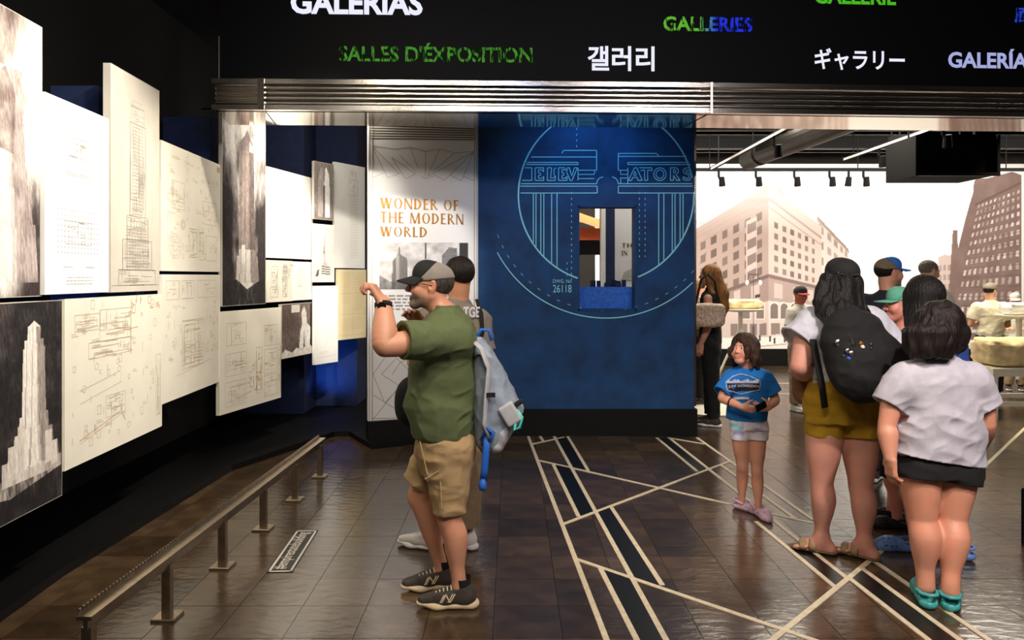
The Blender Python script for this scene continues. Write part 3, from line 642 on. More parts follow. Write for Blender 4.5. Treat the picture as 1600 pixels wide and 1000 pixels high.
def lines(t, w, h, spec, seed, m='ink', lw=.0035):
    """spec: list of (kind, u0, v0, u1, v1) in panel units"""
    r_ = random.Random(seed); mb = MB(); o = -.0012
    for sp in spec:
        k, u0, v0, u1, v1 = sp[:5]; x0, z0, x1, z1 = u0*w, v0*h, u1*w, v1*h
        if k == 'r': mb.poly([(x0, z0), (x1, z0), (x1, z1), (x0, z1)], lw, o, True)
        elif k == 'l': mb.seg((x0, z0), (x1, z1), lw, o)
        elif k == 'plan':
            mb.poly([(x0, z0), (x1, z0), (x1, z1), (x0, z1)], lw, o, True); n = sp[5] if len(sp) > 5 else 8
            for i in range(n):
                if r_.random() < .5: zz = z0+(z1-z0)*r_.random(); a, b = sorted((r_.random(), r_.random())); mb.seg((x0+(x1-x0)*a, zz), (x0+(x1-x0)*b, zz), lw*r_.choice((1, 1, 1.8)), o)
                else: xx = x0+(x1-x0)*r_.random(); a, b = sorted((r_.random(), r_.random())); mb.seg((xx, z0+(z1-z0)*a), (xx, z0+(z1-z0)*b), lw*r_.choice((1, 1, 1.8)), o)
            for i in range(n//3):
                a, b = r_.random()*.8, r_.random()*.8; mb.poly([(x0+(x1-x0)*a, z0+(z1-z0)*b), (x0+(x1-x0)*(a+.16), z0+(z1-z0)*b), (x0+(x1-x0)*(a+.16), z0+(z1-z0)*(b+.14)), (x0+(x1-x0)*a, z0+(z1-z0)*(b+.14))], lw, o, True)
        elif k == 'txt':
            z = z1
            while z > z0:
                x = x0
                while x < x1: q = r_.uniform(.008, .03); mb.seg((x, z), (min(x+q, x1), z), lw*1.3, o); x += q+.008
                z -= .018
        elif k == 'dots':
            for i in range(sp[5]):
                for j in range(sp[6]): xx = x0+(x1-x0)*(i+.5)/sp[5]; zz = z0+(z1-z0)*(j+.5)/sp[6]; mb.rect(xx-.004, zz-.004, xx+.004, zz+.004, o)
        elif k == 'grid':
            for i in range(sp[5]+1): xx = x0+(x1-x0)*i/sp[5]; mb.seg((xx, z0), (xx, z1), lw, o)
            for j in range(sp[6]+1): zz = z0+(z1-z0)*j/sp[6]; mb.seg((x0, zz), (x1, zz), lw, o)
        elif k == 'c':
            c = ((x0+x1)/2, (z0+z1)/2); rx = (x1-x0)/2; rz = (z1-z0)/2
            for q in (1, .8, .35): mb.arc(c, rx*q, 0, 2*PI, lw, o, 22, rz*q)
            for i in range(10): a = i*PI/5; mb.seg((c[0]+rx*.35*math.cos(a), c[1]+rz*.35*math.sin(a)), (c[0]+rx*.8*math.cos(a), c[1]+rz*.8*math.sin(a)), lw, o)
        elif k == 'sc':
            for i in range(sp[5]):
                x, z = r_.uniform(x0, x1), r_.uniform(z0, z1); s_ = r_.uniform(.012, .04); c = r_.random()
                if c < .35: mb.poly([(x, z), (x+s_, z), (x+s_, z+s_*1.3), (x, z+s_*1.3)], lw, o, True)
                elif c < .6: mb.seg((x, z), (x+s_*2, z), lw*1.4, o); mb.seg((x, z+.012), (x+s_*1.4, z+.012), lw, o)
                elif c < .8: mb.seg((x, z), (x, z+s_*2), lw*1.4, o)
                else: mb.arc((x, z), s_*.5, 0, 2*PI, lw, o, 12)
    return tag(mb.build('line_drawing', m, t), kind='stuff')
def charcoal(t, w, h, nu, nv, bg, fn):
    r = Ras(0, 1, 0, 1, nu, nv, bg); fn(r); r.C += (fbm(r.U*90*w, r.V*60*h)-.5)[..., None]*.12+(fbm(r.U*w*170+r.V*h*25, r.V*h*22, 0.0, 3)-.5)[..., None]*.34*(1-np.abs(r.C.mean(2, keepdims=True)*2-1)*.55)
    return r.build('charcoal_drawing', 'print', t, lambda U, V: (.004+U*(w-.008), -.0012, .004+V*(h-.008)))
def tower(r, cx, tiers, lit, dark, streak=60):
    """tiers: (half width, v0, v1), widest at the bottom; left face lit, right face in the drawing's own tone"""
    for hw, v0, v1 in tiers:
        r.fill([(cx-hw, v0), (cx+hw*.35, v0), (cx+hw*.35, v1), (cx-hw*.9, v1)], lit, 1, .35, streak, 3)
        r.fill([(cx+hw*.35, v0), (cx+hw, v0), (cx+hw*.9, v1), (cx+hw*.35, v1)], dark, 1, .35, streak, 3)
        for k in range(3):
            x = cx-hw*.75+k*hw*.5; r.fill([(x, v0), (x+hw*.09, v0), (x+hw*.09, v1*.98+v0*.02), (x, v1*.98+v0*.02)], dark, .6)
def night(r, u0, v0, u1, v1, c, amt, fx=4, fy=4):
    m = np.clip((r.U-u0)/(u1-u0+1e-9), 0, 1)*np.clip((r.V-v0)/(v1-v0+1e-9), 0, 1); a = np.clip((m*1.6+(fbm(r.U*fx, r.V*fy)-.55)*1.3)*amt, 0, 1)[..., None]
    r.C = r.C*(1-a)+np.array(c)*a
# upper row
t, w, h = panel('charcoal skyscraper study on white, tallest panel at the left picture edge, upper row', 1, -110, 66, -58, 44, 474, 460)
def f(r):
    night(r, .62, .45, 1.0, .0, (.20, .15, .15), 1.2, 9, 7); night(r, .9, .7, .7, 1.1, (.55, .47, .45), .7, 12, 10)
    tower(r, .60, [(.36, .05, .26), (.30, .24, .40), (.23, .38, .62), (.20, .6, .80)], (.93, .90, .86), (.72, .66, .64))
    r.fill([(.48, .52), (.48, .74), (.62, .80), (.72, .72), (.70, .5)], (.50, .42, .40), .6, 1.0, 14, 20); night(r, .0, .1, .9, -.12, (.2, .15, .15), .8, 10, 8)
charcoal(t, w, h, 260, 480, (.96, .94, .90), f)
t, w, h = panel('bright white sheet with two dotted floor plans, upper row beside the charcoal study', 1, 70, 170, 143, 186, 461, 456, 'board_white', .04, .04)
lines(t, w, h, [('dots', .28, .62, .7, .9, 8, 9), ('plan', .33, .72, .62, .82, 8), ('dots', .15, .2, .82, .45, 13, 9), ('plan', .28, .26, .7, .38, 14), ('l', .25, .14, .4, .14), ('l', .6, .14, .75, .14), ('txt', .3, .04, .72, .085), ('r', .3, .62, .68, .63)], 2, 'ink_dark', .003)
t, w, h = panel('tall grey-white elevation drawing of a stepped tower, upper row, highest top edge', 1, 173, 249, 97, 143, 458, 453, 'board_grey', .045, .03)
lines(t, w, h, [('plan', .38, .78, .66, .86, 12), ('plan', .36, .35, .68, .78, 30), ('grid', .42, .36, .62, .78, 3, 26), ('r', .42, .86, .6, .885), ('plan', .3, .24, .74, .35, 22), ('grid', .3, .1, .74, .3, 8, 14), ('plan', .22, .1, .82, .24, 24), ('r', .14, .03, .9, .1), ('plan', .14, .03, .9, .1, 16), ('l', .02, .03, .98, .03)], 4, 'ink_dark', .0035)
lines(t, w, h, [('l', .38, .86, .66, .86), ('l', .36, .78, .68, .78), ('l', .36, .35, .36, .78), ('l', .68, .35, .68, .78), ('l', .3, .35, .3, .1), ('l', .74, .35, .74, .1), ('l', .22, .24, .22, .1), ('l', .82, .24, .82, .1), ('l', .14, .1, .9, .1), ('txt', .35, .02, .65, .03)], 5, 'ink_black', .0045)
t, w, h = panel('cream sheet of small details and a wheel, upper row beside the header end', 1, 252, 344, 217, 259, 422, 426, 'board', .035, .01)
lines(t, w, h, [('c', .1, .1, .3, .3), ('c', .28, .34, .36, .42), ('sc', .05, .1, .95, .95, 95), ('plan', .42, .12, .56, .36, 12), ('plan', .6, .1, .68, .34, 8), ('plan', .15, .5, .35, .72, 14), ('plan', .66, .42, .92, .62, 8), ('r', .72, .1, .92, .32)], 6, 'ink', .0035)
MB().rect(.93*w, .92*h, .99*w, .97*h, -.0015).build('orange_stamp', 'ink_rust', t)
# second row
t, w, h = panel('black ground drawing of a pale floodlit skyscraper, lower row at the left picture edge', 1, -90, 97, 478, 469, 872, 773, 'board_grey')
def f(r):
    r.C += (fbm(r.U*8, r.V*14)[..., None]-.5)*.22; night(r, .55, .6, .35, 1.2, (.5, .44, .43), .7, 14, 8)
    tower(r, .72, [(.26, .16, .30), (.20, .22, .38), (.15, .3, .46), (.115, .4, .78), (.10, .6, .82), (.065, .8, .885)], (.93, .90, .86), (.62, .57, .54), 40)
    r.fill([(.66, .88), (.72, .91), (.78, .88)], (.9, .87, .83)); r.fill([(.2, .14), (.45, .2), (.99, .22), (.99, .16), (.5, .10)], (.8, .76, .72), .6, 1.4, 30, 14)
    for x, v0, v1, hw in ((.52, .18, .34, .035), (.60, .2, .42, .03), (.86, .2, .36, .035), (.92, .18, .30, .03), (.46, .16, .27, .03)): r.fill([(x-hw, v0), (x+hw, v0), (x+hw, v1), (x-hw, v1)], (.86, .82, .78), 1, .6, 50, 4)
charcoal(t, w, h, 250, 380, (.12, .10, .10), f)
t, w, h = panel('large cream sheet of plumbing-like plans with brown lines, lower row, lowest corner', 1, 101, 253, 468, 459, 736, 666, 'board', .035, .02)
lines(t, w, h, [('plan', .08, .8, .3, .9, 12), ('plan', .2, .62, .62, .72, 16), ('plan', .3, .72, .62, .92, 20), ('sc', .05, .08, .9, .95, 70), ('l', .12, .44, .5, .50), ('l', .12, .36, .52, .43), ('l', .5, .43, .52, .5), ('plan', .36, .22, .56, .36, 14), ('l', .12, .12, .55, .22), ('plan', .92, .1, .98, .55, 14)], 7, 'ink', .004)
lines(t, w, h, [('l', .36, .76, .7, .78), ('l', .62, .6, .62, .9), ('sc', .6, .85, .98, .97, 14), ('l', .12, .14, .5, .23), ('l', .52, .22, .56, .16)], 8, 'ink_rust', .005)
t, w, h = panel('cream sheet with a square building plan in its middle, lower row under the wheel details', 1, 253, 344, 429, 429, 632, 596, 'board', .03, .0)
lines(t, w, h, [('plan', .3, .22, .68, .62, 46), ('r', .34, .26, .64, .58), ('plan', .06, .8, .26, .95, 8), ('plan', .3, .8, .5, .95, 8), ('plan', .56, .8, .9, .95, 5), ('sc', .05, .3, .3, .75, 20), ('sc', .7, .3, .95, .8, 22), ('l', .2, .18, .8, .24)], 9, 'ink', .0035)
t, w, h = panel('charcoal skyscraper under pale clouds, tall panel just inside the portal', 2, 347, 415, 60, 88, 483, 471)
def f(r):
    r.C -= (fbm(r.U*4, r.V*9)-.5)[..., None]*.3; night(r, .45, .62, .0, .38, (.17, .14, .14), 1.4, 8, 9); night(r, .55, .55, 1.0, .28, (.2, .17, .17), 1.3, 9, 9)
    tower(r, .54, [(.19, .16, .605)], (.58, .52, .50), (.40, .35, .34), 50); r.fill([(.36, .60), (.40, .635), (.50, .66), (.555, .69), (.62, .655), (.70, .63), (.73, .60)], (.52, .46, .45), 1, .5, 40, 4); r.fill([(.55, .68), (.555, .73), (.56, .68)], (.93, .91, .89)); r.fill([(.60, .60), (.61, .64), (.69, .62), (.71, .60)], (.86, .83, .80))
    tower(r, .56, [(.27, .085, .19), (.22, .12, .215)], (.83, .80, .77), (.55, .50, .48), 30); r.fill([(.42, .16), (.42, .23), (.5, .235), (.5, .16)], (.9, .87, .84), 1, .3, 30, 6)
    r.fill([(0, 0), (0, .09), (.3, .1), (.55, .06), (1, .11), (1, 0)], (.13, .11, .11), .9, .9, 30, 30)
charcoal(t, w, h, 120, 440, (.84, .815, .79), f)
t, w, h = panel('cream sheet of stacked small plans, lower row above the far end of the low rail', 2, 343, 439, 488, 480, 653, 618, 'board', .035, .03)
lines(t, w, h, [('plan', .1, .66, .4, .88, 10), ('plan', .08, .36, .4, .58, 14), ('plan', .08, .06, .4, .3, 14), ('plan', .56, .12, .66, .6, 14), ('plan', .7, .6, .92, .82, 10), ('plan', .7, .3, .92, .56, 12), ('plan', .7, .06, .92, .28, 10), ('sc', .42, .1, .56, .5, 10), ('plan', .94, .06, .99, .6, 8)], 10, 'ink', .004)
lines(t, w, h, [('plan', .56, .15, .64, .34, 6), ('l', .25, .12, .48, .16), ('plan', .46, .2, .52, .3, 4), ('l', .22, .45, .4, .46)], 11, 'ink_rust', .005)
# third group, farther along
t, w, h = panel('bright blank-looking white sheet with a faint sketch, upper row right of the cloudy tower', 2, 417, 489, 257, 281, 402, 406, 'board_white')
lines(t, w, h, [('sc', .15, .1, .7, .5, 16), ('l', .2, .3, .35, .3), ('l', .22, .16, .22, .3)], 12, 'ink_faint', .004)
t, w, h = panel('small white sheet with two monument sketches under the blank sheet', 2, 417, 457, 406, 408, 473, 470, 'board')
lines(t, w, h, [('plan', .12, .12, .42, .35, 8), ('plan', .16, .38, .4, .85, 14), ('plan', .6, .12, .78, .6, 12), ('sc', .55, .5, .9, .9, 14), ('c', .6, .66, .82, .9)], 13, 'ink_dark', .004)
t, w, h = panel('small plain white sheet right of the monument sketches', 2, 458, 488, 408, 410, 470, 467.5, 'board_white')
lines(t, w, h, [('sc', .15, .2, .85, .9, 6)], 14, 'ink_faint', .004)
t, w, h = panel('dark photograph of a sculptor with a white figure, lower row', 2, 440, 490, 477, 471, 562, 551, 'board_grey')
def f(r):
    r.C += (fbm(r.U*3, r.V*3)-.5)[..., None]*.25; night(r, .3, .3, .6, .9, (.55, .47, .44), .5)
    r.fill([(.52, .12), (.56, .45), (.62, .6), (.6, .82), (.68, .95), (.76, .82), (.78, .62), (.92, .5), (.95, .12)], (.93, .91, .88), 1, .4, 20, 20); r.fill([(.66, .1), (.68, .45), (.72, .1)], (.3, .26, .25)); r.fill([(.88, .12), (.9, 1), (1, 1), (1, .12)], (.15, .13, .12))
    r.fill([(0, 0), (0, .1), (.1, .16), (.3, .08), (.45, .16), (.6, .1), (.8, .2), (1, .12), (1, 0)], (.92, .90, .86), 1, .7, 20, 20); r.fill([(.28, .84), (.28, .98), (.54, .98), (.54, .84)], (.85, .82, .78))
charcoal(t, w, h, 70, 90, (.38, .32, .30), f)
t, w, h = panel('small grey photograph of a white rounded tower model, upper row', 3, 490.5, 521.5, 250, 258, 341.5, 345, 'board_grey', .03, .12)
def f(r):
    r.fill([(.2, .04), (.2, .72), (.32, .9), (.42, .92), (.5, .5), (.5, .04)], (.70, .66, .64), 1, .3, 9, 9); r.fill([(.52, .04), (.5, .6), (.56, .9), (.62, .93), (.76, .8), (.8, .5), (.8, .04)], (.98, .97, .95)); r.fill([(.46, .04), (.46, .6), (.54, .6), (.54, .04)], (.4, .36, .35))
charcoal(t, w, h, 44, 100, (.55, .50, .47), f)
t, w, h = panel('small pale photograph of a spire on a stepped base, below the rounded tower', 3, 490.5, 522.5, 349, 352, 441, 441, 'board', .03, .12)
def f(r):
    r.fill([(.1, .04), (.2, .14), (.35, .2), (.34, .3), (.8, .28), (.92, .06)], (.93, .90, .87)); r.fill([(.36, .28), (.45, .36), (.47, .75), (.5, .95), (.53, .75), (.56, .36), (.7, .28)], (.80, .76, .73), 1, .3, 20, 8)
    for v in (.14, .18, .22, .26): r.fill([(.35, v), (.8, v-.02), (.8, v), (.35, v+.02)], (.35, .3, .29))
    r.fill([(.06, .1), (.14, .2), (.24, .22), (.2, .1)], (.25, .2, .2), .8, .6, 20, 20); r.fill([(.45, .5), (.48, .75), (.49, .5)], (.3, .26, .25))
charcoal(t, w, h, 44, 100, (.93, .90, .87), f)
t, w, h = panel('tall white sheet with a faint pencil tower, upper right end of the row', 3, 523, 570, 250.5, 263.6, 420, 418, 'board_white')
lines(t, w, h, [('plan', .5, .86, .72, .94, 12), ('plan', .46, .7, .76, .86, 14), ('grid', .5, .1, .74, .7, 4, 22), ('l', .6, .94, .6, .98)], 15, 'ink_faint', .004)
t, w, h = panel('tall blank white sheet hanging lowest at the right end', 3, 491, 528, 447, 446, 571.5, 564, 'board_white', .03, .1)
lines(t, w, h, [('l', .1, .08, .9, .1), ('txt', .2, .12, .6, .15), ('l', .45, .2, .6, .5)], 16, 'ink_faint', .004)
t, w, h = panel('yellowed sheet of pale table lines at the right end, lower row', 3, 528, 572, 421, 421, 533, 526, 'board_cream')
lines(t, w, h, [('txt', .1, .5, .45, .92), ('txt', .55, .4, .9, .92), ('txt', .1, .12, .9, .3), ('grid', .08, .06, .92, .95, 2, 3)], 17, 'ink_rust', .0025)
# ================================================================== low serrated rail
A, B = G(262, 965), G(500, 745); rd = (B-A).normalized(); ra = A+rd*(2.69-A.y)/rd.y; RL = (B-ra).length+.06
rail = thing('barrier_rail', 'low steel rail with serrated top edge on six posts below the drawings', 'rail', (ra.x, ra.y, 0), math.atan2(rd.y, rd.x))
MB().box((RL/2, 0, .292), (RL, .06, .016)).build('top_bar', 'rail_steel', rail); MB().box((RL/2, .0, .262), (RL-.02, .018, .046)).build('under_bar', 'rail_steel', rail)
tt = MB().box((RL/2, .024, .305), (RL, .005, .012)); n = int(RL/.024)
for k in range(n):
    x = .012+k*.024; tt.add([(x-.009, .0215, .311), (x+.009, .0215, .311), (x+.006, .0215, .326), (x-.004, .0215, .326), (x-.009, .0265, .311), (x+.009, .0265, .311), (x+.006, .0265, .326), (x-.004, .0265, .326)], [(0, 1, 2, 3), (7, 6, 5, 4), (1, 5, 6, 2), (3, 7, 4, 0), (2, 6, 7, 3)])
tt.build('serrated_strip', 'rail_steel', rail)
for k in range(6):
    x = .03+k*(RL-.09)/5; p = MB().box((x, 0, .126), (.034, .040, .25)).build('post', 'rail_steel', rail); MB().box((x, 0, .007), (.10, .11, .013), ch=.003).build('base_plate', 'rail_steel', p)
# ================================================================== ceiling gear of the far room
zt_ = 3.33
def track(label, a, b):
    a, b = Vector(a), Vector(b); t = thing('lighting_track', label, 'light track', a); L = b-a
    MB().box(L/2, (max(abs(L.x), .045), max(abs(L.y), .045), .05)).build('track_bar', 'matte_black', t)
    MB().box(L/2+Vector((-.026 if abs(L.y) > abs(L.x) else 0, 0, -.01)), (max(abs(L.x), .006)*.96, max(abs(L.y), .006)*.96, .03)).build('lit_edge', 'white_paint' if abs(L.y) > abs(L.x) else 'matte_black', t)  # white strip paints in the light along the edge of tracks running away
    for q in (.1, .5, .9): MB().tube([L*q, L*q+Vector((0, 0, 3.93-a.z))], .008, 6).build('hanger_rod', 'matte_black', t)
track('black light track running across in front of the mural top', (2.6, 11.4, zt_), (8.6, 11.4, zt_)); track('white-edged track running away near the blue wall edge', (3.2, 7.4, zt_), (3.2, 11.3, zt_)); track('white-edged track running away above the capped group', (4.90, 7.4, zt_), (4.90, 10.4, zt_))
def spotlight(px, d, label, tilt=.5, side=1):
    z = zt_-.02; t = thing('track_spotlight', label, 'spotlight', ((px-800)/FPX*d, d, z), 0, 'spotlights on the far room tracks')
    MB().tube([(0, 0, 0), (0, 0, -.09), (.02*side, 0, -.13)], .02, 8).build('stem', 'matte_black', t)
    c = Vector((.05*side, 0, -.15)); dv = Vector((.12*side, .35*tilt, -.85)).normalized()
    hdm = MB().tube([c-dv*.05, c+dv*.09, c+dv*.10], [.042, .052, .048], 14).build('lamp_head', 'matte_black', t)
    MB().tube([c+dv*.085, c+dv*.101], .036, 12).build('lens', 'dark_steel', hdm)
for px, d, lb, s_ in ((1123, 11.4, 'first spotlight from the blue wall on the cross track', 1), (1181, 11.4, 'second spotlight from the blue wall on the cross track', 1), (1241, 11.4, 'third spotlight from the blue wall on the cross track', 1), (1296, 11.4, 'fourth spotlight on the cross track, above the capped woman', 1), (1326, 11.39, 'stubby spotlight close to the fourth one on the cross track', 0), (1349, 11.4, 'last spotlight of the cross track before the black unit', 1), (800+FPX*3.2/8.6, 8.6, 'near spotlight on the white-edged track by the blue wall', 1), (800+FPX*4.9/8.0, 8.0, 'near spotlight hanging in front of the black unit', 1), (800+FPX*4.9/9.4, 9.4, 'spotlight on the second white-edged track left of the black unit', 1)):
    spotlight(px, d, lb, .6, s_)
dk = thing('round_duct', 'dark round ventilation duct under the far room ceiling', 'duct', (3.95, 7.6, 3.42))
MB().tube([(0, 0, 0), (-.1, 1.4, 0), (-.25, 2.9, 0), (-.3, 3.3, -.02)], .15, 16).build('pipe', 'dark_steel', dk); MB().tube([(-.25, 2.85, 0), (-.26, 2.95, 0)], .165, 16).build('collar', 'dark_steel', dk)
for y in (.3, 1.8): MB().tube([(-.08, y, .14), (-.08, y, .5)], .01, 6).build('hanger_rod', 'matte_black', dk)
bxu = thing('hanging_unit', 'large black box unit hung below the far room ceiling', 'equipment box', P(1495, 275, 8.3))
MB().box((0, .35, .25), (.93, .7, .48)).build('casing', 'matte_black', bxu); MB().box((0, -.01, .02), (.96, .04, .04)).build('lower_bar', 'dark_steel', bxu)
for x in (-.48, .48): MB().box((x, -.01, .24), (.035, .03, .48)).build('corner_bar', 'matte_black', bxu)
for x in (-.4, .4): MB().tube([(x, .3, .48), (x, .3, 1.13)], .012, 6).build('hanger_rod', 'matte_black', bxu)
fm = thing('hanging_truss', 'black tubular truss left of the hanging box unit', 'truss', P(1393, 285, 9.3))
MB().box((0, 0, .3), (.06, .06, .6)).build('upright', 'matte_black', fm); MB().box((.48, 0, .045), (.95, .06, .05)).build('cross_bar', 'matte_black', fm); MB().box((.18, 0, .35), (.05, .05, .5)).build('upright', 'matte_black', fm); MB().box((.48, 0, .6), (.95, .05, .04)).build('cross_bar', 'matte_black', fm)
for x in (0, .9): MB().tube([(x, 0, .58), (x, 0, 1.13)], .01, 6).build('hanger_rod', 'matte_black', fm)
for y, lb in ((9.2, 'nearest ceiling beam'), (10.4, 'middle ceiling beam'), (11.9, 'farthest ceiling beam by the mural')):
    bmo = thing('ceiling_beam', 'dark '+lb+' across the far room', 'beam', (5, y, 3.72)); MB().box((0, 0, .1), (9.8, .22, .2)).build('web', 'matte_black', bmo); MB().box((0, 0, .01), (9.8, .32, .02)).build('flange', 'dark_steel', bmo)
# ================================================================== display furniture of the far room
def stand_table(label, c, w, dpt, h, m='cream_metal'):
    t = thing('display_table', label, 'table', c); MB().box((0, 0, h-.015), (w, dpt, .03)).build('table_top', m, t)
    for sx in (-1, 1):
        for sy in (-1, 1): MB().box((sx*(w/2-.03), sy*(dpt/2-.03), h/2-.015), (.055, .055, h-.03)).build('leg', m, t)
    for sy in (-1, 1): MB().box((0, sy*(dpt/2-.03), h*.30), (w-.1, .045, .05)).build('stretcher', m, t)
    for sx in (-1, 1): MB().box((sx*(w/2-.03), 0, h*.30), (.045, dpt-.1, .05)).build('stretcher', m, t); MB().box((sx*(w/2-.03), 0, h-.06), (.045, dpt-.1, .06)).build('apron', m, t)
    MB().box((0, -dpt/2+.03, h-.06), (w-.1, .045, .06)).build('apron', m, t)
    return t
tb = G(1552, 656); stand_table('cream metal table under the big stone block at the right edge', (tb.x+.48, tb.y+.32, 0), .95, .62, .57)
def rock(name, label, c, s, m='stone', seed=1, cat='stone'):
    n = 22; v = []; f = []; rr_ = np.random.RandomState(seed)
    for i in range(n+1):
        th = PI*i/n
        for k in range(2*n):
            a = PI*k/n; d = np.array((math.sin(th)*math.cos(a), math.sin(th)*math.sin(a), -math.cos(th))); p = np.sign(d)*np.abs(d)**.38
            q = .72+.40*float(fbm(np.array([p[0]*2.6+seed+5.]), np.array([p[1]*2.6+5.]), np.array([p[2]*2.6+5.])))
            v.append((p[0]*s[0]*q, p[1]*s[1]*q, (p[2]*s[2]*(q if p[2] > -.6 else 1))+s[2]))
    for i in range(n):
        for k in range(2*n): f.append((i*2*n+k, i*2*n+(k+1) % (2*n), (i+1)*2*n+(k+1) % (2*n), (i+1)*2*n+k))
    o = meshobj(name, v, f, m, None, True); o.location = c; return tag(o, label, cat)
rock('stone_block', 'pale rough limestone block on the cream table at the right edge', (tb.x+.44, tb.y+.30, .57), (.43, .26, .165), seed=4)
st = G(1534, 602); sp_ = thing('stanchion', 'slim brass stanchion post behind the girl in the white shirt', 'post', (st.x, st.y, 0))
MB().lathe([(.15, 0), (.15, .012), (.03, .03)], n=24).build('foot', 'brass', sp_); MB().tube([(0, 0, .02), (0, 0, .96)], .034, 16).build('pole', 'brass', sp_); MB().lathe([(.036, .96), (.038, .975), (.0, .985)], n=16).build('cap', 'brass', sp_)
def pedestal(label, c, h, rtop, legs=3):
    t = thing('display_stand', label, 'stand', c); MB().lathe([(rtop*.5, h-.05), (rtop*.95, h-.03), (rtop, h-.012), (rtop, h)], n=24).build('top_plate', 'cream_metal', t)
    MB().tube([(0, 0, .3), (0, 0, h-.03)], .035, 10).build('column', 'cream_metal', t)
    for k in range(legs): a = 2*PI*k/legs+.4; MB().tube([(.02*math.cos(a), .02*math.sin(a), h*.7), (.36*math.cos(a), .36*math.sin(a), .012)], .02, 8).build('leg', 'cream_metal', t)
    return t
s1 = G(1157, 592); h1 = CAMZ+(HZ-482)/FPX*s1.y; pedestal('round cream display stand in front of the mural behind the blonde woman', (s1.x, s1.y, 0), h1, .34); rock('stone_sample', 'brightly lit pale stone on the round stand near the mural', (s1.x, s1.y, h1), (.33, .22, .075), seed=7)
s2 = P(1592, 560, 8.9); h2 = CAMZ+(HZ-492)/FPX*8.9; pedestal('tripod display stand at the right edge behind the stone block', (s2.x, s2.y, 0), h2, .25); MB().box((0, 0, 0), (.1, .1, .1))
rock('stone_slab', 'white slab on the tripod stand at the right edge', (s2.x, s2.y, h2), (.2, .15, .08), 'white_paint', 9)
ds = G(1092, 640); dd_ = MB().lathe([(.42, .001), (.42, .012), (.40, .016)], (0, 0, 0), 32).build('floor_disc', 'cream_metal'); dd_.location = (ds.x+.12, ds.y, 0); tag(dd_, 'pale round plate set on the floor behind the blue wall edge', 'floor plate')
pb = G(1596, 862); bb = thing('black_bin', 'black upright box at the right picture edge', 'bin', (pb.x+.315, pb.y+.06, 0)); MB().box((0, 0, .17), (.46, .12, .34), ch=.01).build('body', 'matte_black', bb); MB().box((0, 0, .345), (.44, .10, .012)).build('lid', 'black', bb)
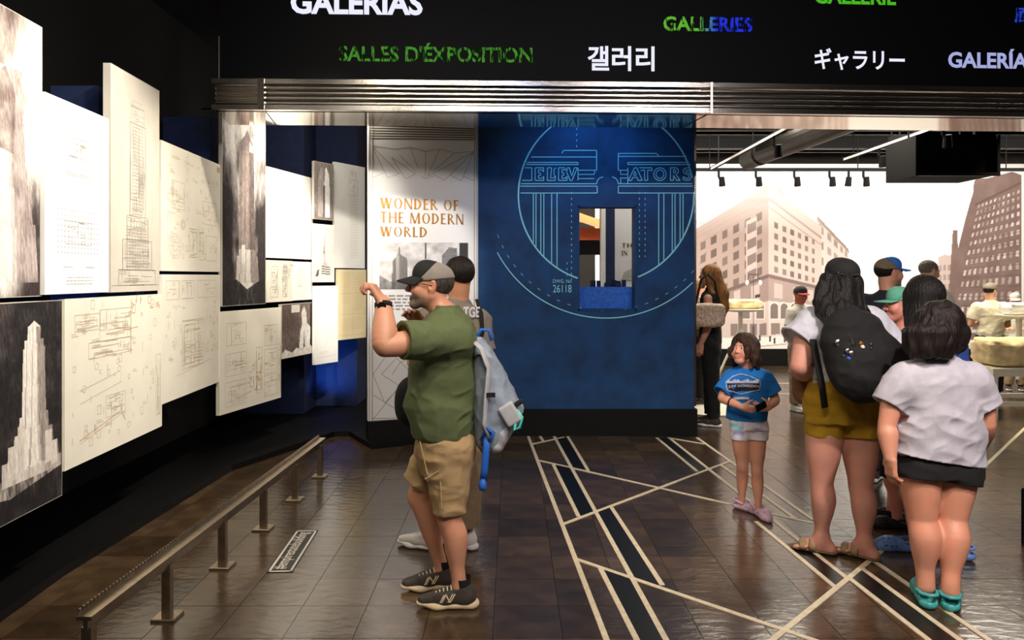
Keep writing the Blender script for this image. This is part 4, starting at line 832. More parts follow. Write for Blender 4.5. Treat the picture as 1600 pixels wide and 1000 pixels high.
# ================================================================== people: implicit surfaces meshed with surface nets
def A3(v): return np.array(tuple(v), np.float32)
def b_lin(a, b, c, d, t):
    """joints stay bent, limbs stay almost straight"""
    s = .5*(2*b+(c-a)*t+(2*a-5*b+4*c-d)*t*t+(3*b-a-3*c+d)*t**3); return s*.5+(b+(c-b)*t)*.5
class Fld:
    def __init__(s, lo, hi, h):
        s.h = h; s.lo = np.array(lo, np.float32); n = np.ceil((np.array(hi)-np.array(lo))/h).astype(int)+1
        s.x, s.y, s.z = [(s.lo[i]+h*np.arange(n[i])).astype(np.float32) for i in range(3)]; s.F = np.full(tuple(n), .1, np.float32)
    def sub(s, lo, hi):
        sl = []
        for i in range(3):
            a = int(np.floor((lo[i]-s.lo[i])/s.h)); b = int(np.ceil((hi[i]-s.lo[i])/s.h))+1
            a = max(a, 0); b = min(b, s.F.shape[i])
            if b <= a: return None
            sl.append(slice(a, b))
        return tuple(sl), s.x[sl[0]][:, None, None], s.y[sl[1]][None, :, None], s.z[sl[2]][None, None, :]
    def comb(s, sl, d, k, sub):
        f = s.F[sl]
        if sub: d, f = d, -f
        if k > 0:
            t = np.clip(.5+.5*(f-d)/k, 0, 1); r = f+(d-f)*t-k*t*(1-t)
        else: r = np.minimum(f, d)
        s.F[sl] = -r if sub else r
    def cone(s, a, b, ra, rb=None, k=.02, sub=False, cap=False, flat=None):
        rb = ra if rb is None else rb; a, b = A3(a), A3(b); m = max(ra, rb)*(1 if flat is None else max(1, flat[1]))+k+.025
        q = s.sub(np.minimum(a, b)-m, np.maximum(a, b)+m)
        if q is None: return s
        sl, X, Y, Z = q; ab = b-a; L2 = max(float(ab@ab), 1e-8)
        px, py, pz = X-a[0], Y-a[1], Z-a[2]; tr = (px*ab[0]+py*ab[1]+pz*ab[2])/L2; t = np.clip(tr, 0, 1)
        dx, dy, dz = px-t*ab[0], py-t*ab[1], pz-t*ab[2]
        if flat is not None:
            n, sc = A3(flat[0]), flat[1]; e = (dx*n[0]+dy*n[1]+dz*n[2])*(1/sc-1); dx, dy, dz = dx+n[0]*e, dy+n[1]*e, dz+n[2]*e
        d = np.sqrt(dx*dx+dy*dy+dz*dz)-(ra+(rb-ra)*t)
        if cap: L = math.sqrt(L2); d = np.maximum(d, (tr-1)*L)
        if cap == 2: d = np.maximum(d, -tr*L)
        s.comb(sl, d, k, sub); return s
    def chain(s, pts, rs, k=.02, **kw):
        for i in range(len(pts)-1): s.cone(pts[i], pts[i+1], rs[i], rs[i+1], k, **kw)
        return s
    def limb(s, pts, rs, k=.02, j=.010):
        """one tapered limb along a polyline, blended once with what is there"""
        pts = [A3(q) for q in pts]; n_ = len(pts); P_, R_2 = [], []
        for i in range(n_-1):                       # smooth resampling of path and radius
            p0, p1, p2, p3 = pts[max(i-1, 0)], pts[i], pts[i+1], pts[min(i+2, n_-1)]; r0, r1, r2, r3 = rs[max(i-1, 0)], rs[i], rs[i+1], rs[min(i+2, n_-1)]
            for t in (0, .25, .5, .75):
                f = lambda a, b, c, d: .5*(2*b+(c-a)*t+(2*a-5*b+4*c-d)*t*t+(3*b-a-3*c+d)*t**3)
                P_.append(b_lin(p0, p1, p2, p3, t)); R_2.append(f(r0, r1, r2, r3))
        pts, rs = P_+[pts[-1]], R_2+[rs[-1]]; m = max(rs)+k+.025; q = s.sub(np.min(pts, 0)-m, np.max(pts, 0)+m)
        if q is None: return s
        sl, X, Y, Z = q; D = S_ = None
        for i, (a, b) in enumerate(zip(pts, pts[1:])):
            ab = b-a; L2 = max(float(ab@ab), 1e-8); px, py, pz = X-a[0], Y-a[1], Z-a[2]; t = np.clip((px*ab[0]+py*ab[1]+pz*ab[2])/L2, 0, 1)
            d = (px-t*ab[0])**2+(py-t*ab[1])**2+(pz-t*ab[2])**2
            if D is None: D = d; S_ = t+i
            else: m_ = d < D; D = np.where(m_, d, D); S_ = np.where(m_, t+i, S_)
        s.comb(sl, np.sqrt(D)-np.interp(S_, np.arange(len(rs)), rs).astype(np.float32), k, False); return s
    def ell(s, c, r, R=None, k=.02, sub=False):
        c, r = A3(c), np.array(r, np.float32); m = float(max(r))+k+.02
        q = s.sub(c-m, c+m)
        if q is None: return s
        sl, X, Y, Z = q; p = [X-c[0], Y-c[1], Z-c[2]]
        if R is not None:
            Rt = np.array(R).T; p = [Rt[i][0]*p[0]+Rt[i][1]*p[1]+Rt[i][2]*p[2] for i in range(3)]
        k0 = np.sqrt((p[0]/r[0])**2+(p[1]/r[1])**2+(p[2]/r[2])**2); k1 = np.sqrt((p[0]/r[0]**2)**2+(p[1]/r[1]**2)**2+(p[2]/r[2]**2)**2)+1e-6
        s.comb(sl, k0*(k0-1)/k1, k, sub); return s
    def box(s, c, hf, R=None, rad=.01, k=.01, sub=False):
        c = A3(c); m = float(np.linalg.norm(hf))+rad+k+.02; q = s.sub(c-m, c+m)
        if q is None: return s
        sl, X, Y, Z = q; p = [X-c[0], Y-c[1], Z-c[2]]
        if R is not None:
            Rt = np.array(R).T; p = [Rt[i][0]*p[0]+Rt[i][1]*p[1]+Rt[i][2]*p[2] for i in range(3)]
        e = [np.abs(p[i])-(hf[i]-rad) for i in range(3)]
        d = np.sqrt(np.maximum(e[0], 0)**2+np.maximum(e[1], 0)**2+np.maximum(e[2], 0)**2)+np.minimum(np.maximum(np.maximum(e[0], e[1]), e[2]), 0)-rad
        s.comb(sl, d, k, sub); return s
    def loft(s, st, k=.02, inset=0.0, pw=2.3, sub=False):
        """st: (z, cx, cy, rx, ry) from bottom to top"""
        st = np.array(sorted(st), np.float32); m = .04+k
        lo = [float((st[:, 1]-st[:, 3]).min())-m, float((st[:, 2]-st[:, 4]).min())-m, st[0, 0]-.02]; hi = [float((st[:, 1]+st[:, 3]).max())+m, float((st[:, 2]+st[:, 4]).max())+m, st[-1, 0]+.02]
        q = s.sub(lo, hi)
        if q is None: return s
        sl, X, Y, Z = q; z = Z.ravel(); f = [np.interp(z, st[:, 0], st[:, i])[None, None, :] for i in range(1, 5)]
        rx, ry = f[2]-inset, f[3]-inset; g = (np.abs((X-f[0])/rx)**pw+np.abs((Y-f[1])/ry)**pw)**(1/pw)
        d = (g-1)*np.minimum(rx, ry); d = np.maximum(d, np.maximum(st[0, 0]-Z, Z-st[-1, 0])); s.comb(sl, d, k, sub); return s
    def cut(s, p, n):
        p, n = A3(p), A3(n); n = n/np.linalg.norm(n)
        d = (s.x-p[0])[:, None, None]*n[0]+(s.y-p[1])[None, :, None]*n[1]+(s.z-p[2])[None, None, :]*n[2]; s.F = np.maximum(s.F, d); return s
    def disp(s, fn):
        i = np.nonzero(np.abs(s.F) < .03); s.F[i] += fn(s.x[i[0]], s.y[i[1]], s.z[i[2]]).astype(np.float32); return s
    def mesh(s):
        F = s.F; sg = F < 0; sh = [n-1 for n in F.shape]
        c = np.zeros(sh, np.int8)
        cor = [(i, j, k) for i in (0, 1) for j in (0, 1) for k in (0, 1)]
        for i, j, k in cor: c += sg[i:i+sh[0], j:j+sh[1], k:k+sh[2]]
        act = np.nonzero((c > 0) & (c < 8)); idx = np.full(sh, -1, np.int32); idx[act] = np.arange(len(act[0]))
        acc = np.zeros((len(act[0]), 3), np.float32); cnt = np.zeros(len(act[0]), np.float32)
        for a in cor:
            for ax in range(3):
                if a[ax]: continue
                b = list(a); b[ax] = 1; fa = F[act[0]+a[0], act[1]+a[1], act[2]+a[2]]; fb = F[act[0]+b[0], act[1]+b[1], act[2]+b[2]]
                m = (fa < 0) != (fb < 0); t = np.where(m, fa/(fa-fb+1e-12), 0)
                for q in range(3): acc[:, q] += np.where(m, (t if q == ax else a[q]), 0)
                cnt += m
        V = s.lo+(acc/cnt[:, None]+np.stack(act, 1))*s.h; fs = []
        for ax in range(3):
            o = [0, 1, 2]; o.remove(ax); u, v = o
            s0 = [slice(None)]*3; s1 = [slice(None)]*3; s0[ax] = slice(0, -1); s1[ax] = slice(1, None)
            for q in (u, v): s0[q] = s1[q] = slice(1, -1)
            A_, B_2 = sg[tuple(s0)], sg[tuple(s1)]; e = np.nonzero(A_ != B_2); inside = A_[e]
            p = [None]*3; p[ax] = e[ax]; p[u] = e[u]+1; p[v] = e[v]+1
            def ci(du, dv):
                r = list(p); r[u] = p[u]-du; r[v] = p[v]-dv; return idx[r[0], r[1], r[2]]
            Q_ = np.stack([ci(1, 1), ci(0, 1), ci(0, 0), ci(1, 0)], 1)
            flip = inside if ax != 1 else ~inside
            Q_[~flip] = Q_[~flip][:, ::-1]; fs.append(Q_)
        return V, np.concatenate(fs)
    def build(s, name, m, parent, col=None):
        V, Fc = s.mesh(); c = None
        if col is not None: c = col(V)
        return fastmesh(name, V, Fc, m, parent, True, c)
def rot(yaw=0, pitch=0, roll=0):
    """head/hand frames: yaw about z (left +), pitch up +, roll"""
    return np.array(Matrix.Rotation(yaw, 3, 'Z')@Matrix.Rotation(pitch, 3, 'X')@Matrix.Rotation(roll, 3, 'Y'))
def lin(rgb): return np.array(srgb(*rgb)[:3])
class Head:
    def __init__(s, c, R, sc=1.0): s.c = A3(c); s.R = R; s.s = sc
    def w(s, p): return s.c+s.R@(np.array(p)*s.s)
    def inv(s, V): return ((V-s.c)@s.R)/s.s
def put_head(F, H, fem=0.0, ears=True):
    w, q = H.w, H.s
    if fem >= 2:                                   # child: round cheeks, small nose and chin, no brow ridge
        F.ell(w((0, -.014, .032)), np.array((.076, .094, .084))*q, H.R, .01); F.ell(w((0, .024, -.020)), np.array((.063, .066, .080))*q, H.R, .03*q)
        for x in (-1, 1):
            F.cone(w((x*.050, .0, -.045)), w((x*.016, .060, -.088)), .022*q, .018*q, .03*q); F.ell(w((x*.038, .060, -.034)), np.array((.028, .026, .028))*q, H.R, .03*q)
            F.ell(w((x*.031, .106, .000)), np.array((.017, .016, .011))*q, H.R, .014*q, True); F.ell(w((x*.031, .0765, .000)), np.array((.0135,)*3)*q, None, .002)
            F.ell(w((x*.079, -.012, -.002)), np.array((.009, .019, .030))*q, H.R@rot(-x*.35, 0, x*.15), .010*q); F.ell(w((x*.009, .094, -.031)), np.array((.007, .009, .006))*q, H.R, .006*q)
        F.ell(w((0, .070, -.090)), np.array((.020, .017, .015))*q, H.R, .02*q); F.cone(w((0, .088, .006)), w((0, .1015, -.026)), .006*q, .0095*q, .012*q)
        F.cone(w((-.013, .085, -.056)), w((.013, .085, -.056)), .006*q, None, .008*q); F.cone(w((-.011, .085, -.067)), w((.011, .085, -.067)), .0075*q, None, .008*q); F.cone(w((-.016, .096, -.0615)), w((.016, .096, -.0615)), .0025*q, None, .004*q, True)
        return
    F.ell(w((0, -.014, .032)), np.array((.074, .094, .082))*q, H.R, .01); F.ell(w((0, .024, -.022)), np.array((.061, .066, .083))*q, H.R, .03*q)
    for x in (-1, 1):
        F.cone(w((x*.054, -.004, -.045)), w((x*.02, .062, -.096)), .022*q, (.020-.002*fem)*q, .03*q); F.ell(w((x*.042, .058, -.028)), np.array((.026, .026, .026))*q, H.R, .03*q)
    F.ell(w((0, .071, -.098)), np.array((.024, .02, .018))*q, H.R, .02*q); F.cone(w((-.036, .08, .021)), w((.036, .08, .021)), .011*q, None, .02*q)
    for x in (-1, 1): F.ell(w((x*.031, .103, .000)), np.array((.017, .014, .011))*q, H.R, .012*q, True); F.ell(w((x*.031, .0775, .000)), np.array((.0125,)*3)*q, None, .002)
    F.cone(w((0, .088, .012)), w((0, .110, -.028)), .0075*q, .0125*q, .012*q)
    for x in (-1, 1): F.ell(w((x*.0125, .098, -.032)), np.array((.009, .011, .008))*q, H.R, .008*q)
    F.cone(w((-.017, .087, -.061)), w((.017, .087, -.061)), .0065*q, None, .008*q); F.cone(w((-.015, .087, -.073)), w((.015, .087, -.073)), .0075*q, None, .008*q); F.cone(w((-.02, .099, -.067)), w((.02, .099, -.067)), .003*q, None, .004*q, True)
    if ears:
        for x in (-1, 1):
            F.ell(w((x*.079, -.012, -.002)), np.array((.009, .021, .034))*q, H.R@rot(-x*.35, 0, x*.15), .010*q); F.ell(w((x*.089, -.006, .004)), np.array((.006, .011, .018))*q, H.R, .004, True)
def put_hand(F, wr, d, n, th, s=1.0, curl=.5, spread=.0, fist=1.0):
    """wr wrist, d finger direction, n palm normal, th thumb side"""
    wr, d, n = A3(wr), A3(d), A3(n); d = d/np.linalg.norm(d); n = n-d*(n@d); n = n/np.linalg.norm(n); t = A3(th); t = t-d*(t@d)-n*(t@n); t = t/np.linalg.norm(t)
    R = np.stack([t, d, n], 1); F.box(wr+d*.048*s, np.array((.040, .052, .014))*s, R, .013*s, .012); F.cone(wr-d*.01*s, wr+d*.03*s, .026*s, .03*s, .012, flat=(n, .7))
    F.ell(wr+(d*.035+t*.026+n*.010)*s, np.array((.017, .03, .015))*s, R, .012)
    for i, (o, L) in enumerate(((.031, .070), (.0105, .078), (-.0105, .073), (-.031, .058))):
        p = wr+(d*.092-d*.006*abs(i-1)+t*o)*s; c0 = curl*(1+.12*i); a = c0*.7; q = p
        for j, f in enumerate((.45, .32, .23)):
            dr = d*math.cos(a)+n*math.sin(a)+t*spread*(1.5-i)*.2; dr = dr/np.linalg.norm(dr); e = q+dr*L*f*s; F.cone(q, e, (.0092-.0008*j)*s, (.0084-.0008*j)*s, .004); q = e; a += c0*.9
    p = wr+(d*.022+t*.034)*s; e = p+(d*.5+t*.62+n*.35)*.05*s; F.cone(p, e, .0135*s, .0105*s, .012); F.cone(e, e+(d*.75+t*.2+n*(.3+.4*curl))*.036*s, .0105*s, .0085*s, .005)
def face_cols(H, skin, lip=(176, 110, 100), brow=(70, 52, 44), beard=None, iris=(50, 38, 30), blush=.5, bt=-.042):
    sk = lin(skin)
    def f(V):
        c = np.ones((len(V), 3))*sk; n = fbm(V[:, 0]*18, V[:, 1]*18, V[:, 2]*18, 3); c *= (.88+.24*n)[:, None]; red = np.clip((n-.35)*2, 0, 1)[:, None]*blush*.8; c = c*(1-red)+c*np.array((1.12, .80, .76))*red
        q = H.inv(V); q = np.where(((q**2).sum(1) < .17**2)[:, None], q, 9.0); x, y, z = np.abs(q[:, 0]), q[:, 1], q[:, 2]
        ck = np.exp(-((x-.045)**2+(z+.03)**2)/.0006)*(y > .02)*.35*blush; c = c*(1-ck[:, None])+c*np.array((1.15, .72, .68))*ck[:, None]
        if beard is not None:
            b = np.clip((bt-z)/.02, 0, 1)*np.clip((y-.0)/.03, 0, 1)*(z > -.14); mo = np.clip(1-np.abs(z+.048)/.009, 0, 1)*(x < .032)*(y > .075); b = np.clip(np.maximum(b, mo)*beard[1], 0, 1)*(.7+.5*fbm(V[:, 0]*160, V[:, 1]*160, V[:, 2]*160, 2)); b = np.clip(b, 0, 1)[:, None]; c = c*(1-b)+lin(beard[0])*b
        m = (x < .022) & (z < -.056) & (z > -.079) & (y > .083); c[m] = c[m]*.45+lin(lip)*.55
        m = (x > .012) & (x < .05) & (np.abs(z-.0215+.25*(x-.03)**2*20) < .0045) & (y > .055); c[m] = c[m]*.25+lin(brow)*.75
        r = np.sqrt((x-.031)**2+z**2); m = (r < .0125) & (np.abs(z) < .0065) & (y > .08); c[m] = lin((225, 215, 208)); m = (r < .0068) & (y > .08); c[m] = lin(iris); m = (r < .0145) & (z >= .0058) & (z < .0085) & (y > .075); c[m] = lin(brow)*.7
        return c
    return f
mat('skin', (1, 1, 1, 1), .48, vcol=True, bump=(120, .08)); M['skin'].node_tree.nodes['Principled BSDF'].inputs['Subsurface Weight'].default_value = .08
M['skin'].node_tree.nodes['Principled BSDF'].inputs['Subsurface Radius'].default_value = (.02, .008, .004)
mat('dyed_cloth', (1, 1, 1, 1), .85, vcol=True, bump=(300, .15))
def cloth(name, rgb, rough=.88, v=(22, .14), b=(260, .2)): return mat(name, srgb(*rgb), rough, var=v, bump=b)
def hairmat(name, rgb, rough=.55): return mat(name, srgb(*rgb), rough, var=(38, .85, (3, 3, .35)), bump=(38, 1.0, (3, 3, .3)), spec=.35)
cloth('olive_tee', (88, 98, 62)); cloth('khaki', (176, 146, 104)); cloth('grey_tee', (122, 112, 100)); cloth('brown_trousers', (140, 118, 92)); cloth('white_tee', (196, 196, 206)); cloth('lilac_tee', (190, 185, 194))
cloth('mustard', (168, 128, 14)); cloth('black_cloth', (13, 12, 14)); cloth('navy_tee', (22, 26, 40)); cloth('blue_tee', (18, 112, 196)); cloth('royal_tee', (40, 74, 150)); cloth('cream_tee', (214, 206, 180)); cloth('pale_tee', (235, 230, 215))
hairmat('hair_black', (20, 15, 14)); hairmat('hair_brown', (62, 38, 28)); hairmat('hair_dark_brown', (31, 20, 17)); hairmat('hair_grey', (120, 110, 100), .6); hairmat('hair_blond', (168, 118, 62)); hairmat('hair_salt', (70, 62, 56), .6)
cloth('cap_black', (24, 23, 22)); cloth('cap_mesh', (176, 166, 156), b=(700, .9)); cloth('cap_tan', (150, 130, 104), b=(700, .9)); cloth('cap_blue', (48, 116, 205)); cloth('cap_mint', (98, 170, 144)); cloth('cap_dark', (52, 56, 56)); cloth('cap_red', (190, 70, 60)); cloth('cap_grey', (128, 122, 108)); cloth('cap_white', (228, 224, 214))
mat('shoe_dark', srgb(58, 50, 44), .7, var=(40, .25)); mat('shoe_brown', srgb(96, 82, 64), .75, var=(40, .25)); mat('sole_cream', srgb(206, 184, 148), .6); mat('shoe_white', srgb(214, 210, 202), .6); mat('sole_white', srgb(228, 224, 216), .5)
mat('clog_teal', srgb(66, 168, 168), .5, var=(90, .5)); mat('clog_blue', srgb(100, 136, 200), .5); mat('clog_pink', srgb(200, 168, 186), .5); mat('clog_black', srgb(30, 28, 28), .6); mat('sandal', srgb(150, 122, 88), .6); mat('sandal_foot', srgb(112, 82, 58), .7)
mat('bag_grey', srgb(140, 150, 166), .8, var=(16, .3), bump=(30, .3)); mat('bag_light', srgb(178, 178, 182), .75, var=(20, .15)); mat('strap_blue', srgb(30, 96, 190), .6); mat('teal_plastic', srgb(70, 200, 190), .4); mat('brown_leather', srgb(120, 78, 44), .5, var=(20, .3)); mat('floral', srgb(214, 186, 160), .7, var=(40, .6)); mat('silver', srgb(190, 188, 190), .25, 1); mat('wire', srgb(60, 48, 40), .3, .8)
def folds(amp, sx, sy, sz, seed=0.0, tilt=0.0):
    def f(x, y, z):
        zz = z+tilt*x; n = vnoise(x*sx+seed, y*sy+seed*1.7, zz*sz+seed*.6); return amp*(np.abs(2*n-1)*2-1)
    return f
def foldsum(*fs): return lambda x, y, z: sum(f(x, y, z) for f in fs)
# ---- person frame: joints are placed by where they are seen and how far away they stand
class Per:
    def __init__(s, label, x, d, rotz, cat='person', group='visitors in the exhibition'):
        s.X0 = (x-800)/FPX*d; s.Y0 = d; s.rz = rotz; s.root = thing('person', label, cat, (s.X0, s.Y0, 0), rotz, group); s.Rm = Matrix.Rotation(-rotz, 3, 'Z'); s.x = x; s.d = d
    def J(s, px, py, d=None):
        p = P(px, py, d or s.d)-Vector((s.X0, s.Y0, 0)); return s.Rm@p
    def V(s, x, y, z): return s.Rm@Vector((x, y, z))       # world direction to local
def body(p, H, T, arms, legs, skin, h=.005, fem=0.0, neck=None, feet=(), **fc):
    """one continuous skin surface: T torso stations; arms: (shoulder, elbow, wrist, handdir, palm, thumb, curl, k); legs: (hip, knee, ankle, scale)"""
    pts = [Vector(q) for a in arms for q in a[:3]]+[Vector(q) for l in legs for q in l[:3]]+[Vector(H.c)]
    lo = [min(q[i] for q in pts)-.2 for i in range(3)]; hi = [max(q[i] for q in pts)+.2 for i in range(3)]; lo[2] = max(lo[2], -.02)
    for t in T:
        for i, c in ((0, 1), (1, 2)): lo[i] = min(lo[i], t[c]-t[c+2]-.03); hi[i] = max(hi[i], t[c]+t[c+2]+.03)
    F = Fld(lo, hi, h); F.loft(T, .03, .022); s = H.s
    nb = neck if neck is not None else (T[-1][1], T[-1][2], T[-1][0]-.03)
    F.cone(nb, H.w((0, -.028, -.07)), .066*s, .052*s, .03); F.cone(H.w((0, -.028, -.07)), H.w((0, -.03, -.02)), .053*s, .056*s, .02)
    for a in arms:
        S_, E_, W_ = A3(a[0]), A3(a[1]), A3(a[2]); k = a[7]; mid = E_+(W_-E_)*.28; F.limb([S_, S_+(E_-S_)*.45, E_, mid, E_+(W_-E_)*.7, W_], [.052*k, .051*k, .041*k, .046*k, .036*k, .028*k], .02)
        put_hand(F, W_, a[3], a[4], a[5], a[8] if len(a) > 8 else s*.98, a[6])
    for l in legs:
        Hp, K, An = A3(l[0]), A3(l[1]), A3(l[2]); k = l[3]; back = A3(l[4]) if len(l) > 4 else np.array((0, -1, 0)); hm = l[5] if len(l) > 5 else 1.0; c = K+(An-K)*.30+back*.014*k; F.limb([Hp, Hp+(K-Hp)*.5, Hp+(K-Hp)*.88, K+(An-K)*.06, c, K+(An-K)*.52+back*.008*k, K+(An-K)*.8, An, An+A3((0, 0, -.03))], [.094*k*hm, .083*k*hm, .061*k, .056*k, .060*k, .053*k, .037*k, .035*k, .036*k], .025)
        F.ell(K-back*.022*k, (.034*k, .034*k, .045*k), None, .03)
    for an, d_, k in feet:
        an, d_ = A3(an), A3(d_); d_ = d_/np.linalg.norm(d_); z = np.array((0, 0, 1.)); sd_ = np.cross(d_, z); g0 = np.array((an[0], an[1], .030))
        F.cone(g0-d_*.045*k, g0+d_*.10*k, .032*k, .028*k, .02); F.cone(an, g0+d_*.06*k+z*.02, .036*k, .026*k, .03); F.cone(g0-d_*.05*k, an, .03*k, .034*k, .02)
        for i in range(5):
            o = (i-2)*.017*k; F.cone(g0+d_*.09*k+sd_*o, g0+d_*(.15-.010*i)*k+sd_*o*1.1-z*.008, .013*k, .0095*k, .006)
    put_head(F, H, fem)
    return F.build('body', 'skin', p.root, face_cols(H, skin, **fc))
def tee(p, T, sleeves, m, h=.006, hem=None, amp=.006, seed=1.0, tilt=.3, name='shirt', extra=None, col=None):
    lo = [min([t[1+i]-t[3+i] for t in T]+[q[i]-r for a in sleeves for q, r in ((a[0], a[2]), (a[1], a[3]))])-.05 for i in (0, 1)]+[T[0][0]-.05]; hi = [max([t[1+i]+t[3+i] for t in T]+[q[i]+r for a in sleeves for q, r in ((a[0], a[2]), (a[1], a[3]))])+.05 for i in (0, 1)]+[T[-1][0]+.06]
    for a in sleeves: lo[2] = min(lo[2], min(a[0][2], a[1][2])-.14); hi[2] = max(hi[2], max(a[0][2], a[1][2])+.12)
    F = Fld(lo, hi, h); F.loft(T, .03)
    for a in sleeves: F.cone(a[0], a[1], a[2], a[3], .035, cap=True)
    if extra: extra(F)
    F.disp(foldsum(folds(amp, 5, 5, 11, seed, tilt), folds(amp*.5, 13, 13, 20, seed+3, -tilt)))
    for a in sleeves:
        A_, B_ = A3(a[0]), A3(a[1]); d = (B_-A_)/np.linalg.norm(B_-A_); F.cone(B_-d*.004, B_+d*.05, a[3]+.03, None, 0, True, 2); F.cone(B_-d*.02, B_+d*.03, a[3]-.012, None, 0, True, 2)
    if hem: F.cut(*hem)
    p.tee_F = F; return F.build(name, m, p.root, col)
def shorts(p, T, legs, m, h=.006, amp=.005, seed=2.0, cut=None, name='shorts', col=None):
    q = [a for l in legs for a in (l[0], l[1])]; R = max(max(l[2], l[3]) for l in legs)+.05
    lo = [min([t[1+i]-t[3+i]-.04 for t in T]+[v[i]-R for v in q]) for i in (0, 1)]+[min(v[2] for v in q)-R]; hi = [max([t[1+i]+t[3+i]+.04 for t in T]+[v[i]+R for v in q]) for i in (0, 1)]+[T[-1][0]+.04]
    F = Fld(lo, hi, h); F.loft(T, .02)
    for l in legs: F.cone(l[0], l[1], l[2], l[3], .025, cap=True, flat=l[4] if len(l) > 4 else None)
    F.disp(foldsum(folds(amp, 9, 9, 13, seed, .5), folds(amp*.5, 16, 16, 22, seed+2, -.6)))
    for l in legs:
        A_, B_ = A3(l[0]), A3(l[1]); d = (B_-A_)/np.linalg.norm(B_-A_); F.cone(B_-d*.004, B_+d*.05, l[3]+.03, None, 0, True, 2); F.cone(B_-d*.02, B_+d*.03, l[3]-.012, None, 0, True, 2)
    if cut: F.cut(*cut)
    return F.build(name, m, p.root, col)
def grooves(c, n, amp, seed=0.0):
    def f(x, y, z):
        a = np.arctan2(y-c[1], x-c[0]); w = vnoise(x*14+seed, y*14, z*9); return amp*np.sin(a*n+w*9+z*14)+amp*1.2*(vnoise(x*30, y*30, z*6)-.5)
    return f
def locks(amp, f=34, seed=0.0):
    def g_(x, y, z):
        wx, wy = .05*vnoise(z*9+seed, x*5, y*5), .05*vnoise(z*9+seed+7, y*5, x*5); n = vnoise((x+wx)*f, (y+wy)*f, z*4.5+seed); m = vnoise((x+wx)*f*2.3, (y+wy)*f*2.3, z*9+seed); return amp*(1-2*np.abs(2*n-1))+amp*.5*(m-.5)*2
    return g_
def cap(p, H, front, back, brim, yaw=0.0, tilt=.06, split=-.01, backwards=False, blen=.085, zoff=0.0):
    s = H.s; sg = -1 if backwards else 1
    def crown():
        F = Fld(H.c-.17*s, H.c+.19*s, .004); F.ell(H.w((0, -.014, .044+zoff)), np.array((.085, .105, .079))*s, H.R, 0); F.ell(H.w((0, .03*sg, .075+zoff)), np.array((.062, .055, .05))*s, H.R, .03); n = H.R@np.array((0, -tilt*sg*2, -1.)); F.cut(H.w((0, 0, .030+zoff)), n); return F
    F = crown(); F.cut(H.w((0, split+.05, 0)), H.R@np.array((0, -1., -.8))); F.build('cap_front', front, p.root)
    F = crown(); F.cut(H.w((0, split+.0495, 0)), H.R@np.array((0, 1., .8))); F.build('cap_back', back, p.root)
    v = []; f = []; nu, nv = 15, 6
    for side in (0, 1):
        for i in range(nu):
            a = PI*(.10+.80*i/(nu-1))
            for j in range(nv):
                t = j/(nv-1); x = math.cos(a)*(.080+.002*t); y = (.012+math.sin(a)*.080+t*blen*math.sin(a)**.55)*sg; z = .034+zoff+.05*tilt*0-.22*tilt*t-.55*x*x*4*(.25+.3*t)+(.003 if side == 0 else -.003)-.012*t
                v.append(H.w((x, y, z+sg*y*tilt*.6)))
    o = nu*nv
    for i in range(nu-1):
        for j in range(nv-1):
            q = (i*nv+j, i*nv+j+1, (i+1)*nv+j+1, (i+1)*nv+j); f.append(q); f.append(tuple(o+k for k in q[::-1]))
    rim = [i*nv+nv-1 for i in range(nu)]; rim = list(range(nv))+rim[1:]+[(nu-1)*nv+j for j in range(nv-2, -1, -1)]
    for a, b in zip(rim, rim[1:]): f.append((a, a+o, b+o, b))
    meshobj('cap_brim', v, f, brim, p.root, True); MB().lathe([(.008*s, -.004), (.007*s, .003), (.0, .005)], H.w((0, -.014, .122+zoff)), 8).build('cap_button', front, p.root)
